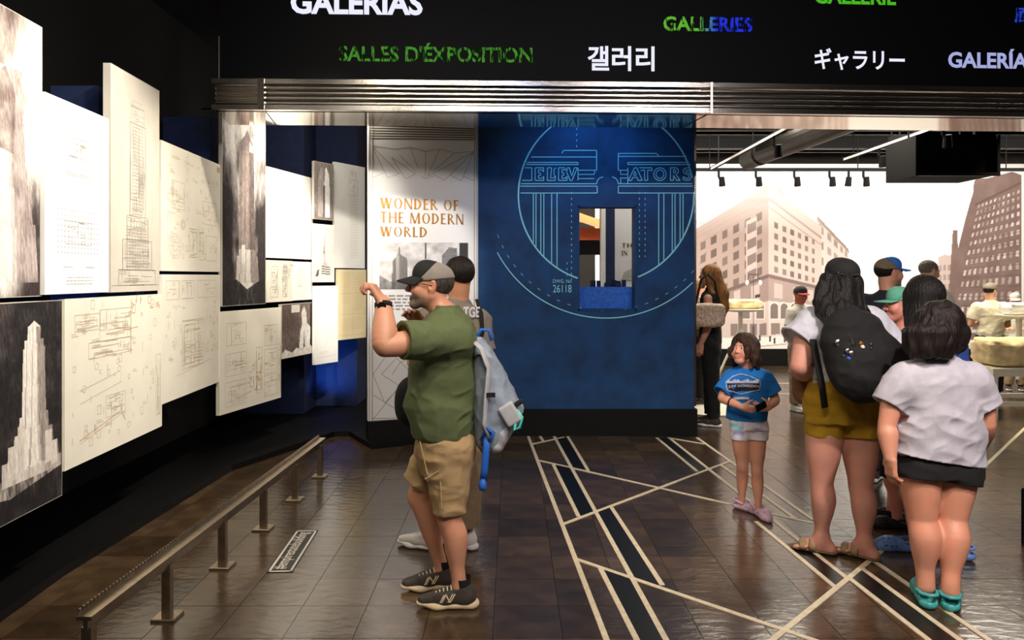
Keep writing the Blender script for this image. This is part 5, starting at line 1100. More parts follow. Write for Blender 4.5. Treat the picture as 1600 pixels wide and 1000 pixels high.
def sneaker(p, an, yaw, s, up, sole, sock=None, lace='wire', name='shoe', logo=False, mirror=1):
    e = bpy.data.objects.new(name, None); link(e, p.root); e.location = (an[0], an[1], .002); e.rotation_euler = (0, 0, yaw)
    F = Fld((-.09, -.12, -.01), (.09, .24, .16), .004)
    F.cone((0, -.035*s, .048*s), (0, .07*s, .045*s), .040*s, .042*s, .02); F.cone((0, .07*s, .045*s), (0, .165*s, .034*s), .042*s, .028*s, .02); F.cone((0, -.03*s, .05*s), (0, -.018*s, .10*s), .040*s, .040*s, .03); F.cone((0, .02*s, .075*s), (0, .10*s, .06*s), .03*s, .022*s, .02)
    F.cut((0, 0, .022*s), (0, 0, -1)); F.cut((0, 0, .095*s), (0, .25, 1)); F.cone((0, -.02*s, .08*s), (0, -.02*s, .14*s), .030*s, None, 0, True); F.build('upper', up, e)
    F = Fld((-.09, -.13, -.01), (.09, .25, .08), .004)
    F.cone((0, -.05*s, .016*s), (0, .02*s, .016*s), .042*s, .036*s, .02, flat=((0, 0, 1), .62)); F.cone((0, .02*s, .016*s), (0, .10*s, .014*s), .036*s, .046*s, .02, flat=((0, 0, 1), .5)); F.cone((0, .10*s, .014*s), (0, .172*s, .022*s), .046*s, .028*s, .02, flat=((0, 0, 1), .5)); F.cut((0, 0, .001), (0, 0, -1)); F.build('sole', sole, e)
    if sock: MB().tube([(0, -.02*s, .07*s), (0, -.016*s, .11*s), (0, -.014*s, .135*s)], [.037*s, .0375*s, .0385*s], 16, False).build('sock', sock, e, True)
    l = MB()
    for k in range(5): y = .035*s+k*.017*s; z = .098*s-k*.007*s; l.tube([(-.024*s, y, z-.014*s), (0, y+.006*s, z), (.024*s, y, z-.014*s)], .0032, 5)
    l.build('laces', lace, e)
    if logo:
        m = MB(); x = .046*s*mirror
        q = lambda y, z: ((math.sqrt(max(1e-6, .0465**2-(z-.044)**2))+.0015)*s*mirror, y*s, z*s)
        for a, b in (((.078, .038), (.060, .072)), ((.060, .072), (.040, .040)), ((.040, .040), (.018, .074)), ((.086, .038), (.068, .070)), ((.050, .040), (.028, .074))): m.tube([q(*a), q((a[0]+b[0])/2, (a[1]+b[1])/2), q(*b)], .0032, 5)
        m.build('letter_mark', 'sole_cream', e)
    return e
def clog(p, an, yaw, s, m, name='clog', strap=True, foot=None):
    e = bpy.data.objects.new(name, None); link(e, p.root); e.location = (an[0], an[1], .002); e.rotation_euler = (0, 0, yaw)
    F = Fld((-.09, -.12, -.012), (.09, .25, .13), .0036)
    F.cone((0, -.045*s, .026*s), (0, .03*s, .026*s), .043*s, .043*s, .02, flat=((0, 0, 1), .7)); F.cone((0, .05*s, .042*s), (0, .125*s, .036*s), .046*s, .045*s, .02); F.cone((0, .12*s, .03*s), (0, .165*s, .026*s), .046*s, .034*s, .02)
    F.cone((0, -.05*s, .05*s), (0, -.005*s, .058*s), .033*s, .035*s, .0, True); F.cone((0, -.01*s, .062*s), (0, .055*s, .062*s), .036*s, .032*s, .004, True)
    for a in range(-2, 3):
        for y in (.085, .115, .145): F.ell((a*.018*s+(.009*s if y == .115 else 0), y*s, .083*s-.3*abs(a)*.018*s-(y-.085)*.25*s), (.005*s, .005*s, .016*s), None, 0, True)
    for x in (-1, 1):
        for y in (.055, .082, .109, .136): F.ell((x*.048*s, y*s, .036*s), (.02*s, .0065*s, .006*s), None, 0, True)
    F.cut((0, 0, .001), (0, 0, -1)); F.build('clog_shell', m, e)
    if strap: MB().tube([(.043*s, .03*s, .062*s), (.044*s, -.02*s, .072*s), (.034*s, -.065*s, .074*s), (0, -.083*s, .074*s), (-.034*s, -.065*s, .074*s), (-.044*s, -.02*s, .072*s), (-.043*s, .03*s, .062*s)], .009*s, 8, True, 1).build('heel_strap', m, e, True)
    return e
def sandal(p, an, yaw, s):
    e = bpy.data.objects.new('sandal', None); link(e, p.root); e.location = (an[0], an[1], .001); e.rotation_euler = (0, 0, yaw)
    F = Fld((-.08, -.12, -.01), (.08, .24, .12), .004); F.cone((0, -.045*s, .012), (0, .05*s, .012), .042*s, .038*s, .02, flat=((0, 0, 1), .3)); F.cone((0, .05*s, .012), (0, .13*s, .012), .038*s, .045*s, .02, flat=((0, 0, 1), .3)); F.cut((0, 0, .001), (0, 0, -1)); F.build('footbed', 'sandal_foot', e)
    for y, z in ((.045, .075), (.10, .058)): MB().tube([(-.044*s, y*s, .016), (-.04*s, y*s, z*.6*s), (-.018*s, y*s, z*s), (.018*s, y*s, z*s), (.04*s, y*s, z*.6*s), (.044*s, y*s, .016)], .02*s, 8, True, .2).build('strap', 'sandal', e, True)
    return e
def Tst(p, rows, d, axis='y', half=None):
    """torso stations from the outline seen: rows (py, left px, right px, half depth across the view)"""
    out = []
    for py, a, b, o in rows:
        z = CAMZ+(HZ-py)/FPX*d; A_, B_ = p.J(a, py, d), p.J(b, py, d)
        c = (A_+B_)/2; w = (B_-A_).length/2
        # the outline runs along local y for people seen from the side, along local x for people seen from front or back
        out.append((z, c.x, c.y, o, w) if axis == 'y' else (z, c.x, c.y, w, o))
    return sorted(out)
# ---------------------------------------------------------------- man in the olive shirt, seen from his left side
p = Per('man in olive tee, khaki shorts and black cap pointing at the drawings', 692, 3.52, PI/2)
J = p.J; H = Head(J(672, 447, 3.5), rot(.10, .10, 0), 1.0)
T = Tst(p, [(682, 650, 741, .185), (656, 641, 743, .195), (630, 634, 744, .20), (600, 638, 747, .195), (560, 642, 746, .20), (525, 650, 743, .20), (504, 660, 736, .165), (490, 672, 724, .10), (480, 682, 716, .07)], 3.5)
LS, LE, LW_ = J(704, 528, 3.34), J(602, 540, 3.16), J(599, 474, 3.24); RS, RE, RW = J(692, 524, 3.68), J(648, 566, 3.74), J(662, 512, 3.66)
fw, up, rt = Vector((0, 1, 0)), Vector((0, 0, 1)), Vector((1, 0, 0))
Lh, Lk, La = J(704, 706, 3.42), J(702, 806, 3.40), J(717, 905, 3.41); Rh, Rk, Ra = J(692, 706, 3.60), J(655, 775, 3.60), J(688, 880, 3.62)
skA = (206, 148, 118)
body(p, H, T, [(LS, LE, LW_, (.05, .55, .85), (.1, 1, -.6), rt, 1.0, 1.28, 1.05), (RS, RE, RW, (-.2, .6, .75), (-.8, .3, .2), (-.3, .8, .3), .6, 1.0)],
     [(Lh, Lk, La, 1.0), (Rh, Rk, Ra, 1.0)], skA, .0045, 0, J(700, 496, 3.5), (), beard=((112, 100, 92), .95), brow=(90, 76, 66))
def shcol(V): return None
tee(p, T, [(J(712, 530, 3.36), J(627, 533, 3.19), .092, .084), (J(700, 526, 3.66), J(668, 548, 3.71), .09, .08)], 'olive_tee', .005, ((0, 0, T[0][0]+.012), (0, 0, -1)), .008, 1.3, .55)
PT = Tst(p, [(735, 660, 738, .17), (705, 650, 741, .18), (676, 653, 739, .175), (655, 650, 736, .17)], 3.5)
shorts(p, PT, [(J(702, 700, 3.42), J(702, 803, 3.40), .125, .076), (J(690, 700, 3.60), J(653, 757, 3.60), .122, .084)], 'khaki', .005, .006, 4.0)
sk_ = MB()
for a, b in (((664, 749), (709, 722)), ((656, 690), (668, 742)), ((685, 690), (690, 795))):
    sk_.tube([J(a[0], a[1], 3.31), J(b[0], b[1], 3.305)], .0035, 5)
sk_.build('pocket_seam', 'khaki', p.root)
cap(p, H, 'cap_black', 'cap_mesh', 'cap_black', tilt=.10, split=.028, blen=.075)
F = Fld(H.c-.16, H.c+.16, .004); F.ell(H.w((0, -.02, .028)), (.079, .099, .082), H.R, 0); F.cut(H.w((0, -.004, 0)), H.R@np.array((0, 1, -.25))); F.cut(H.w((0, -.05, -.052)), H.R@np.array((0, -.3, -1.))); F.disp(grooves(H.c, 60, .0012)); F.build('hair', 'hair_salt', p.root)
gl = MB()
for x in (-1, 1):
    gl.tube([H.w((x*.034+.026*math.cos(t*PI/8), .103-.006*abs(math.cos(t*PI/8)), -.002+.019*math.sin(t*PI/8))) for t in range(17)], .0026, 5); gl.tube([H.w((x*.06, .098, .008)), H.w((x*.080, .04, .008)), H.w((x*.086, -.01, .004))], .0026, 5)
gl.tube([H.w((-.01, .108, .004)), H.w((.01, .108, .004))], .0018, 5); gl.build('glasses', 'wire', p.root)
wv = (LW_-LE).normalized(); wt = bpy.data.objects.new('watch', None); link(wt, p.root); wc = LW_-wv*.012
MB().tube([wc-wv*.012, wc+wv*.012], .041, 18).build('watch_band', 'black_cloth', wt, True); sn = Vector((-1, 0, 0)); fc = wc+sn*.034; MB().tube([fc, fc+sn*.012], .02, 16).build('watch_face', 'black', wt)
fa = math.radians(8)
sneaker(p, J(718, 905, 3.41), .02, 1.05, 'shoe_dark', 'sole_cream', 'black_cloth', 'ink', 'shoe', True, -1); sneaker(p, J(690, 880, 3.62), .18, 1.05, 'shoe_dark', 'sole_cream', 'black_cloth', 'ink', 'shoe', True, -1)
# his backpack hangs behind him on one shoulder
bk_ = thing('backpack', 'grey-blue backpack with hanging blue strap on the man in the olive tee', 'backpack', p.root.location, p.rz)
class Q_: pass
bp_ = Q_(); bp_.root = bk_
BT = Tst(p, [(700, 752, 776, .07), (690, 747, 788, .12), (665, 743, 806, .145), (640, 741, 816, .15), (610, 740, 803, .15), (575, 741, 784, .13), (545, 741, 768, .10), (528, 741, 752, .06)], 3.5)
F = Fld((-.26, -.55, .6), (.26, -.08, 1.36), .006); F.loft(BT, .02, 0, 2.6); F.disp(foldsum(folds(.008, 7, 7, 9, 5., .4), folds(.004, 16, 16, 16, 2., -.3))); F.build('pack_body', 'bag_grey', bk_)
F = Fld((-.26, -.55, .6), (.26, -.08, 1.1), .006); F.cone(J(800, 640, 3.48), J(775, 690, 3.46), .055, .05, .02, flat=((1, 0, 0), 2.2)); F.disp(folds(.005, 12, 12, 12, 3., .2)); F.build('front_pocket', 'bag_light', bk_)
MB().tube([J(742, 535, 3.34), J(752, 545, 3.33), J(764, 575, 3.32), J(760, 620, 3.32), J(757, 660, 3.33), J(765, 682, 3.34)], .026, 10, True, .35).build('shoulder_strap', 'bag_light', bk_, True)
MB().box(J(767, 617, 3.305), (.012, .042, .022)).build('reflective_tag', 'silver', bk_)
st_ = MB().tube([J(762, 672, 3.34), J(760, 700, 3.32), J(757, 735, 3.32), J(755, 752, 3.33)], .017, 8, True, .25).build('loose_strap', 'strap_blue', bk_, True); MB().tube([J(755, 748, 3.33), J(754, 760, 3.33), J(753, 766, 3.33)], [.012, .022, .012], 10).build('strap_end', 'strap_blue', st_, True)
MB().tube([J(752, 688, 3.34), J(760, 668, 3.32), J(771, 676, 3.33), J(764, 690, 3.33)], .010, 8).build('buckle', 'strap_blue', bk_, True)
F = Fld((-.3, -.55, .75), (.1, -.2, 1.1), .004); c_ = J(797, 647, 3.34); F.box(c_, (.020, .040, .052), rot(0, -.55, 0), .012, 0); F.build('white_pouch', 'bag_light', bk_)
F = Fld((-.3, -.55, .75), (.1, -.2, 1.1), .004); F.box(J(803, 634, 3.36), (.026, .05, .010), rot(0, -.55, 0), .006, 0); F.build('pouch_lid', 'black_cloth', bk_)
MB().tube([J(808, 640, 3.34), J(816, 652, 3.33), J(812, 668, 3.33), J(803, 672, 3.33), J(806, 655, 3.33)], .007, 8).build('carabiner', 'teal_plastic', bk_, True)
MB().tube([J(744, 530, 3.5), J(752, 515, 3.5), J(764, 516, 3.5), J(768, 532, 3.5)], .009, 8).build('grab_handle', 'strap_blue', bk_, True)
# ---------------------------------------------------------------- man in the grey tee just behind him, back to the camera
p = Per('short dark-haired man in grey tee half hidden behind the olive-shirted man', 703, 4.12, .45)
J = p.J; H = Head(J(716, 432, 4.12), rot(.15, .12, 0), 1.0)
T = Tst(p, [(690, 655, 745, .13), (640, 652, 748, .13), (590, 656, 748, .13), (540, 655, 750, .13), (500, 660, 748, .12), (482, 680, 742, .09), (468, 698, 732, .06)], 4.12, 'x')
LS, LE, LW_ = J(668, 505, 4.2), J(660, 580, 4.1), J(650, 625, 4.3); RS, RE, RW = J(744, 505, 4.05), J(754, 575, 4.05), J(735, 620, 4.2)
body(p, H, T, [(LS, LE, LW_, (0, .6, -.5), (1, 0, 0), (0, .5, .8), .5, 1.0), (RS, RE, RW, (-.3, .8, -.2), (-1, 0, 0), (0, .4, .9), .5, 1.0)], [(J(685, 690), J(682, 770, 4.1), J(678, 838, 4.14), 1), (J(725, 690), J(727, 770, 4.12), J(726, 838, 4.16), 1)], (196, 140, 108), .007, 0, J(716, 478))
tee(p, T, [(LS, J(660, 555, 4.12), .09, .08), (RS, J(752, 550, 4.05), .09, .08)], 'grey_tee', .007, None, .006, 3.)
shorts(p, Tst(p, [(730, 662, 742, .13), (670, 656, 746, .135)], 4.12, 'x'), [(J(682, 700), J(680, 825, 4.12), .11, .08), (J(726, 700), J(729, 822, 4.12), .11, .075)], 'brown_trousers', .007, name='trousers')
F = Fld(H.c-.16, H.c+.17, .0045); F.ell(H.w((0, -.02, .036)), (.080, .101, .086), H.R, 0); F.cut(H.w((0, .02, 0)), H.R@np.array((0, 1, -.55))); F.cut(H.w((0, -.05, -.062)), H.R@np.array((0, -.3, -1.))); F.disp(grooves(H.c, 46, .003)); F.build('hair', 'hair_dark_brown', p.root)
sneaker(p, J(668, 838, 4.14), .75, 1.0, 'shoe_white', 'sole_white', None, 'sole_white'); sneaker(p, J(726, 838, 4.16), .6, 1.0, 'shoe_white', 'sole_white', None, 'sole_white')
MB().tube([J(745, 468, 4.02), J(752, 490, 3.95), J(754, 520, 3.96), J(748, 545, 3.98)], .012, 8, True, .4).build('shoulder_strap', 'black_cloth', p.root, True)
lt = lettering('TGE', 'white_tee', p.root, 0, .1, 0, .055, 0, .03)
tag(lt, kind='stuff')
for v in lt.data.vertices: q = J(724+26*v.co.x/.1, 496-17*v.co.z/.055, 3.945+.05*(v.co.x/.1-.5)**2); v.co = q
# small dark bag at his front
F = Fld((-.2, -.2, -.25), (.2, .2, .25), .008); F.ell((0, 0, 0), (.09, .07, .14), None, 0); F.disp(folds(.01, 8, 8, 8)); sb = F.build('sling_bag', 'black_cloth', None); sb.location = P(640, 628, 4.0); tag(sb, 'black sling bag hanging in front of the grey-shirted man', 'bag')
# ---------------------------------------------------------------- girl in the blue tee
p = Per('girl in blue printed tee and tie-dye shorts looking up to the side', 1168, 4.75, math.radians(160))
J = p.J; H = Head(J(1163, 546, 4.72), rot(math.radians(-30), .16, .05), .90)
T = Tst(p, [(654, 1137, 1196, .085), (635, 1138, 1197, .085), (610, 1139, 1199, .085), (592, 1136, 1203, .085), (580, 1143, 1196, .07), (573, 1152, 1186, .055), (568, 1157, 1181, .045)], 4.75, 'x')
# character's right arm is on the picture's left
RS, RE, RW = J(1141, 592, 4.75), J(1128, 622, 4.70), J(1160, 636, 4.58); LS, LE, LW_ = J(1198, 592, 4.75), J(1212, 625, 4.72), J(1200, 637, 4.60)
cw = p.V
skC = (214, 156, 130)
body(p, H, T, [(RS, RE, RW, cw(.8, -.3, -.15), cw(0, .8, .5), cw(.3, -.3, .8), .55, .68, .72), (LS, LE, LW_, cw(-.8, -.3, .1), cw(0, .8, .3), cw(-.3, -.4, .8), .6, .68, .72)],
     [(J(1183, 676), J(1183, 735, 4.74), J(1185, 793, 4.72), .66), (J(1157, 676), J(1160, 728, 4.76), J(1159, 783, 4.82), .66)], skC, .004, 2, J(1169, 574, 4.75), lip=(190, 110, 110), brow=(70, 46, 38))
tee(p, T, [(J(1144, 592, 4.75), J(1126, 614, 4.70), .06, .056), (J(1195, 592, 4.75), J(1211, 616, 4.72), .06, .056)], 'blue_tee', .0045, None, .0045, 6., .4)
dye = [lin((226, 222, 232)), lin((176, 150, 214)), lin((120, 200, 204)), lin((214, 196, 222))]
def dyec(V):
    n = fbm(V[:, 0]*14, V[:, 1]*14, V[:, 2]*14); m = fbm(V[:, 0]*12+9, V[:, 1]*12, V[:, 2]*12); c = np.ones((len(V), 3))*dye[0]
    a = np.clip((n-.48)*7, 0, 1)[:, None]; c = c*(1-a)+dye[1]*a; a = np.clip((m-.56)*9, 0, 1)[:, None]; return c*(1-a)+dye[2]*a
shorts(p, Tst(p, [(668, 1142, 1196, .08), (645, 1142, 1194, .08)], 4.75, 'x'), [(J(1157, 664), J(1157, 687, 4.75), .068, .062), (J(1184, 664), J(1184, 688, 4.74), .068, .064)], 'dyed_cloth', .0045, .003, 3., None, 'shorts', dyec)
F = Fld(H.c-.26, H.c+.22, .004); q = .96
F.ell(H.w((0, -.03, .036)), np.array((.086, .100, .088))*q, H.R, 0); F.ell(H.w((0, -.008, .044)), np.array((.083, .098, .084))*q, H.R, .01); F.cut(H.w((0, .072, .03)), H.R@np.array((0, 1, -.35)))
for x, y, z in ((-.06, .06, -.01), (.06, .06, -.02), (-.078, .01, -.06), (.08, .0, -.07), (.088, -.04, -.09), (-.08, -.05, -.08), (.05, -.085, -.1), (-.04, -.09, -.1), (0, -.1, -.09), (.09, -.015, -.02), (-.082, .0, -.01)):
    F.cone(H.w((x*.75, y*.7, .03)), H.w((x*1.05, y, z)), .03*q, .028*q, .03); F.cone(H.w((x*1.05, y, z)), H.w((x*1.12, y*1.08, z-.05)), .028*q, .016*q, .02)
F.disp(locks(.006, 32, 3.)); F.build('hair', 'hair_brown', p.root)
clog(p, J(1185, 793, 4.72), math.radians(-28)*-1, .82, 'clog_pink'); clog(p, J(1160, 783, 4.83), math.radians(-62)*-1, .82, 'clog_pink')
# shirt print: mountain badge
bg = Tst(p, [(600, 1, 2, 1)], 4.75)
pr = MB(); prd = MB(); prw = MB()
def onchest(px, py, lift=.002):
    f_ = p.tee_F
    for k in range(120):                      # march the view ray to the shirt surface
        d = 4.50+.003*k; v = J(px, py, d); i = [int(round((v[a]-f_.lo[a])/f_.h)) for a in range(3)]
        if all(0 <= i[a] < f_.F.shape[a] for a in range(3)) and f_.F[tuple(i)] < .001: break
    return J(px, py, d-lift-.004)
def ribbon(mb, pts, w):
    pts = [(a[0]+(b[0]-a[0])*t/3, a[1]+(b[1]-a[1])*t/3) for a, b in zip(pts, pts[1:]) for t in range(3)]+[pts[-1]]
    for (x0, y0), (x1, y1) in zip(pts, pts[1:]):
        L = math.hypot(x1-x0, y1-y0); nx, ny = -(y1-y0)/L*w/2, (x1-x0)/L*w/2; mb.add([onchest(x0-nx, y0-ny), onchest(x1-nx, y1-ny), onchest(x1+nx, y1+ny), onchest(x0+nx, y0+ny)], [(0, 1, 2, 3)])
badge = [(1134, 597), (1145, 588), (1157, 584), (1170, 587), (1188, 595), (1188, 602), (1187, 609), (1172, 612), (1158, 615.5), (1146, 612), (1137, 610), (1135, 603), (1134, 597)]
ribbon(prw, badge, 1.2); ribbon(prw, [(1145, 622.5), (1158, 622), (1171, 622.5)], 4)
for i in range(10):
    x = 1138+i*5; y = 595.5+1.5*math.sin(i*1.9); mx_ = prw; mx_.add([onchest(x-2.5, 598.5), onchest(x+2.5, 598.5), onchest(x+3, y), onchest(x, y-2.2), onchest(x-3, y)], [(0, 1, 2, 3, 4)])
for i in range(9): x = 1137+i*5.5; prd.add([onchest(x, 600, .0015), onchest(x+5.7, 600, .0015), onchest(x+5.7, 610, .0015), onchest(x, 610, .0015)], [(0, 1, 2, 3)])
prd.build('print_ground', 'navy_tee', p.root); prw.build('print_outline', 'white_tee', p.root)
lt = lettering('JOHE SHOWDOWN', 'white_tee', p.root, 0, 1, 0, 1, 0, .02)
for v in lt.data.vertices: v.co = onchest(1138+48*v.co.x, 607.5-5.5*v.co.z-1.5*math.sin(v.co.x*3.1), .006)
ph = MB().box((0, 0, 0), (.075, .012, .045)).build('phone', 'black', None); ph.location = P(1189, 635, 4.50); ph.rotation_euler = (.3, -.45, .2); tag(ph, 'small black device held in both hands by the girl in the blue tee', 'phone')
wb_ = (RW-RE).normalized(); c_ = RE+(RW-RE)*.45; MB().tube([c_-wb_*.004, c_+wb_*.004], .034, 16).build('bracelet', 'wire', p.root, True)
# ---------------------------------------------------------------- woman with yellow shorts and black backpack, from behind
p = Per('woman in black cap, white top and mustard shorts seen from behind', 1315, 4.05, math.radians(12))
J = p.J; cw = p.V; H = Head(J(1315, 440, 4.03), rot(math.radians(-16), -.06, 0), 1.06)
T = Tst(p, [(640, 1268, 1368, .14), (600, 1268, 1366, .135), (560, 1268, 1362, .13), (520, 1262, 1368, .125), (498, 1258, 1374, .115), (484, 1274, 1360, .09), (474, 1294, 1338, .06)], 4.05, 'x')
LS, LE, LW_ = J(1266, 508, 4.05), J(1250, 572, 3.98), J(1262, 590, 4.22); RS, RE, RW = J(1368, 510, 4.05), J(1374, 580, 4.0), J(1362, 600, 4.2)
skD = (206, 148, 130)
body(p, H, T, [(LS, LE, LW_, cw(.2, .9, -.2), cw(1, 0, 0), cw(0, .2, 1), .9, 1.36, .95), (RS, RE, RW, cw(-.3, .9, 0), cw(-1, 0, 0), cw(0, 0, 1), .6, 1.15)],
     [(J(1288, 672), J(1284, 752, 4.04), J(1284, 838, 4.08), 1.12), (J(1344, 672), J(1345, 758, 4.0), J(1351, 844, 4.0), 1.14)], skD, .005, 1, J(1315, 482), [(J(1284, 838, 4.08), cw(-.80, .45, 0), .95), (J(1351, 844, 4.0), cw(-.72, .62, 0), .95)])
tee(p, T, [(J(1274, 505, 4.05), J(1246, 535, 4.02), .098, .108), (J(1360, 506, 4.05), J(1388, 540, 4.05), .095, .10)], 'white_tee', .006, None, .008, 8., .5)
shorts(p, Tst(p, [(655, 1262, 1372, .14), (610, 1264, 1370, .14), (575, 1270, 1362, .13)], 4.05, 'x'), [(J(1290, 630), J(1287, 682, 4.05), .118, .100), (J(1342, 630), J(1344, 684, 4.03), .122, .108)], 'mustard', .006, .006, 7.)
cap(p, H, 'cap_black', 'cap_black', 'cap_black', tilt=-.04, split=.03, zoff=.004)
F = Fld((-.26, -.35, .95), (.26, .2, 1.8), .005); F.ell(H.w((0, -.024, .0)), (.084, .098, .085), H.R, 0)
for a, b, r0, r1 in (((1300, 445, 3.98), (1290, 485, 3.93), .06, .055), ((1330, 445, 3.98), (1338, 488, 3.93), .06, .055), ((1315, 450, 3.94), (1316, 500, 3.86), .075, .07), ((1290, 480, 3.93), (1284, 486, 3.93), .05, .03), ((1338, 488, 3.93), (1352, 492, 3.93), .05, .03), ((1318, 490, 3.84), (1328, 540, 3.70), .055, .03), ((1330, 490, 3.86), (1345, 530, 3.74), .05, .025), ((1302, 492, 3.88), (1305, 520, 3.80), .05, .028), ((1300, 430, 4.0), (1286, 470, 3.95), .05, .05)): F.cone(J(*a), J(*b), r0, r1, .04)
F.cut(H.w((0, .03, 0)), H.R@np.array((0, 1, -.1))); F.cut(H.w((0, 0, .048)), H.R@np.array((0, 0, 1.))); F.disp(locks(.010, 24, 1.)); F.build('hair', 'hair_black', p.root)
MB().tube([H.w((-.05, -.108, .035)), H.w((-.03, -.118, .028)), H.w((0, -.121, .026)), H.w((.03, -.118, .028)), H.w((.05, -.108, .035))], .008, 8, True, .4).build('cap_strap', 'cap_dark', p.root); MB().box(H.w((-.052, -.108, .035)), (.012, .008, .022)).build('cap_buckle', 'silver', p.root)
for (an, dr) in ((J(1284, 838, 4.08), cw(-.80, .45, 0)), (J(1351, 844, 4.0), cw(-.72, .62, 0))): sandal(p, an, math.atan2(-dr.x, dr.y), 1.0)
bk2 = thing('backpack', 'large black backpack with small metal pins on the capped woman', 'backpack', p.root.location, p.rz)
F = Fld((-.30, -.55, .75), (.42, -.06, 1.5), .006)
F.ell(J(1338, 548, 3.82), (.185, .13, .235), rot(0, 0, -.30), .0); F.ell(J(1352, 580, 3.76), (.19, .13, .16), None, .05); F.ell(J(1374, 566, 3.80), (.13, .12, .15), None, .06); F.disp(foldsum(folds(.012, 6, 6, 6, 2.), folds(.005, 16, 16, 16, 5.))); F.build('pack_body', 'black_cloth', bk2)
MB().tube([J(1270, 530, 3.90), J(1276, 560, 3.86), J(1284, 600, 3.84), J(1289, 637, 3.86)], .02, 8, True, .25).build('side_strap', 'black_cloth', bk2, True); MB().tube([J(1292, 492, 3.86), J(1284, 486, 3.95), J(1282, 490, 4.05)], .024, 8, True, .3).build('shoulder_strap', 'black_cloth', bk2, True); MB().tube([J(1340, 490, 3.86), J(1352, 488, 3.95), J(1356, 492, 4.05)], .024, 8, True, .3).build('shoulder_strap', 'black_cloth', bk2, True)
for px, py, m_, s_ in ((1309, 535, 'silver', 1.4), (1331, 536, 'gold', .8), (1345, 537, 'gold', 1.0), (1348, 542, 'sole_white', .8), (1361, 538, 'silver', .7), (1361, 544, 'silver', .5), (1324, 548, 'silver', 1.1), (1330, 552, 'silver', 1.2), (1318, 556, 'silver', .6), (1326, 560, 'strap_blue', .8)):
    c_ = None
    for k in range(90):
        v = J(px, py, 3.5+.005*k); i = [int((v[a]-F.lo[a])/F.h) for a in range(3)]
        if all(0 <= i[a] < F.F.shape[a] for a in range(3)) and F.F[tuple(i)] < 0: c_ = J(px, py, 3.5+.005*k-.006); break
    if c_ is None: continue
    n_ = cw(0, -1, 0); MB().tube([c_-n_*.004, c_+n_*.006, c_+n_*.010], [.013*s_, .012*s_, .006*s_], 7).build('pin', m_, bk2)
F = Fld((-.14, -.1, -.2), (.14, .1, .2), .006); F.ell((0, 0, 0), (.075, .07, .12), None, 0); F.disp(folds(.012, 9, 9, 9)); hb_ = F.build('shoulder_bag', 'brown_leather', None); hb_.location = P(1257, 600, 4.16); tag(hb_, 'brown leather bag held at the side of the capped woman', 'bag')
# ---------------------------------------------------------------- girl in the white tee and black shorts, from behind
p = Per('dark-haired girl in white tee, black shorts and teal clogs seen from behind', 1466, 3.47, math.radians(2))
J = p.J; cw = p.V; H = Head(J(1460, 513, 3.47), rot(math.radians(12), -.05, 0), .93)
T = Tst(p, [(730, 1398, 1537, .125), (700, 1399, 1535, .125), (660, 1402, 1532, .125), (620, 1402, 1530, .12), (596, 1398, 1532, .115), (580, 1408, 1524, .10), (566, 1425, 1504, .08), (552, 1443, 1486, .055)], 3.47, 'x')
LS, LE, LW_ = J(1402, 594, 3.47), J(1386, 664, 3.45), J(1391, 716, 3.40); RS, RE, RW = J(1530, 594, 3.47), J(1541, 662, 3.47), J(1528, 705, 3.62)
skE = (214, 150, 122)
body(p, H, T, [(LS, LE, LW_, cw(.06, .0, -1), cw(1, .2, 0), cw(.2, 1, 0), .45, 1.02), (RS, RE, RW, cw(-.3, .8, -.3), cw(-1, 0, 0), cw(0, .3, 1), .5, 1.05)],
     [(J(1437, 735), J(1441, 808, 3.46), J(1446, 905, 3.44), 1.18, (0, -1, 0), .88), (J(1495, 735), J(1488, 808, 3.46), J(1485, 912, 3.40), 1.18, (0, -1, 0), .88)], skE, .005, 1, J(1464, 562, 3.47))
tee(p, T, [(J(1412, 592, 3.47), J(1387, 634, 3.46), .082, .072), (J(1520, 592, 3.47), J(1540, 636, 3.47), .082, .070)], 'lilac_tee', .005, (J(1398, 705, 3.47), (-.16, 0, -1)), .007, 12., .35)
shorts(p, Tst(p, [(740, 1401, 1531, .118), (724, 1404, 1530, .114), (704, 1412, 1522, .105)], 3.47, 'x'), [(J(1438, 732), J(1438, 750, 3.46), .113, .110), (J(1495, 732), J(1494, 756, 3.46), .113, .110)], 'black_cloth', .006, .003, 9.)
F = Fld((-.30, -.3, 1.05), (.28, .22, 1.58), .0045); F.ell(H.w((0, -.03, .03)), np.array((.092, .104, .096)), H.R, 0)
for px, py, d, r in ((1425, 530, 3.50, .05), (1440, 535, 3.42, .055), (1460, 538, 3.38, .06), (1480, 535, 3.40, .055), (1494, 528, 3.46, .045), (1420, 545, 3.46, .03), (1500, 542, 3.46, .025), (1440, 545, 3.40, .04), (1475, 548, 3.38, .035)): F.cone(H.w((0, -.03, .04)), J(px, py, d), .07, r, .05)
for px, py, d in ((1418, 548, 3.43), (1450, 556, 3.36), (1466, 556, 3.35), (1486, 550, 3.38), (1503, 548, 3.44), (1432, 552, 3.39), (1424, 556, 3.41), (1441, 553, 3.37), (1458, 551, 3.355), (1476, 557, 3.36), (1496, 556, 3.42)): F.cone(J(px+3, 520, d), J(px, py, d), .03, .012, .03)
F.cut(H.w((0, .045, 0)), H.R@np.array((0, 1, -.2))); F.disp(locks(.010, 24, 5.)); F.build('hair', 'hair_dark_brown', p.root)
clog(p, J(1447, 905, 3.44), -.36, .98, 'clog_teal'); clog(p, J(1485, 912, 3.41), -.58, .98, 'clog_teal')
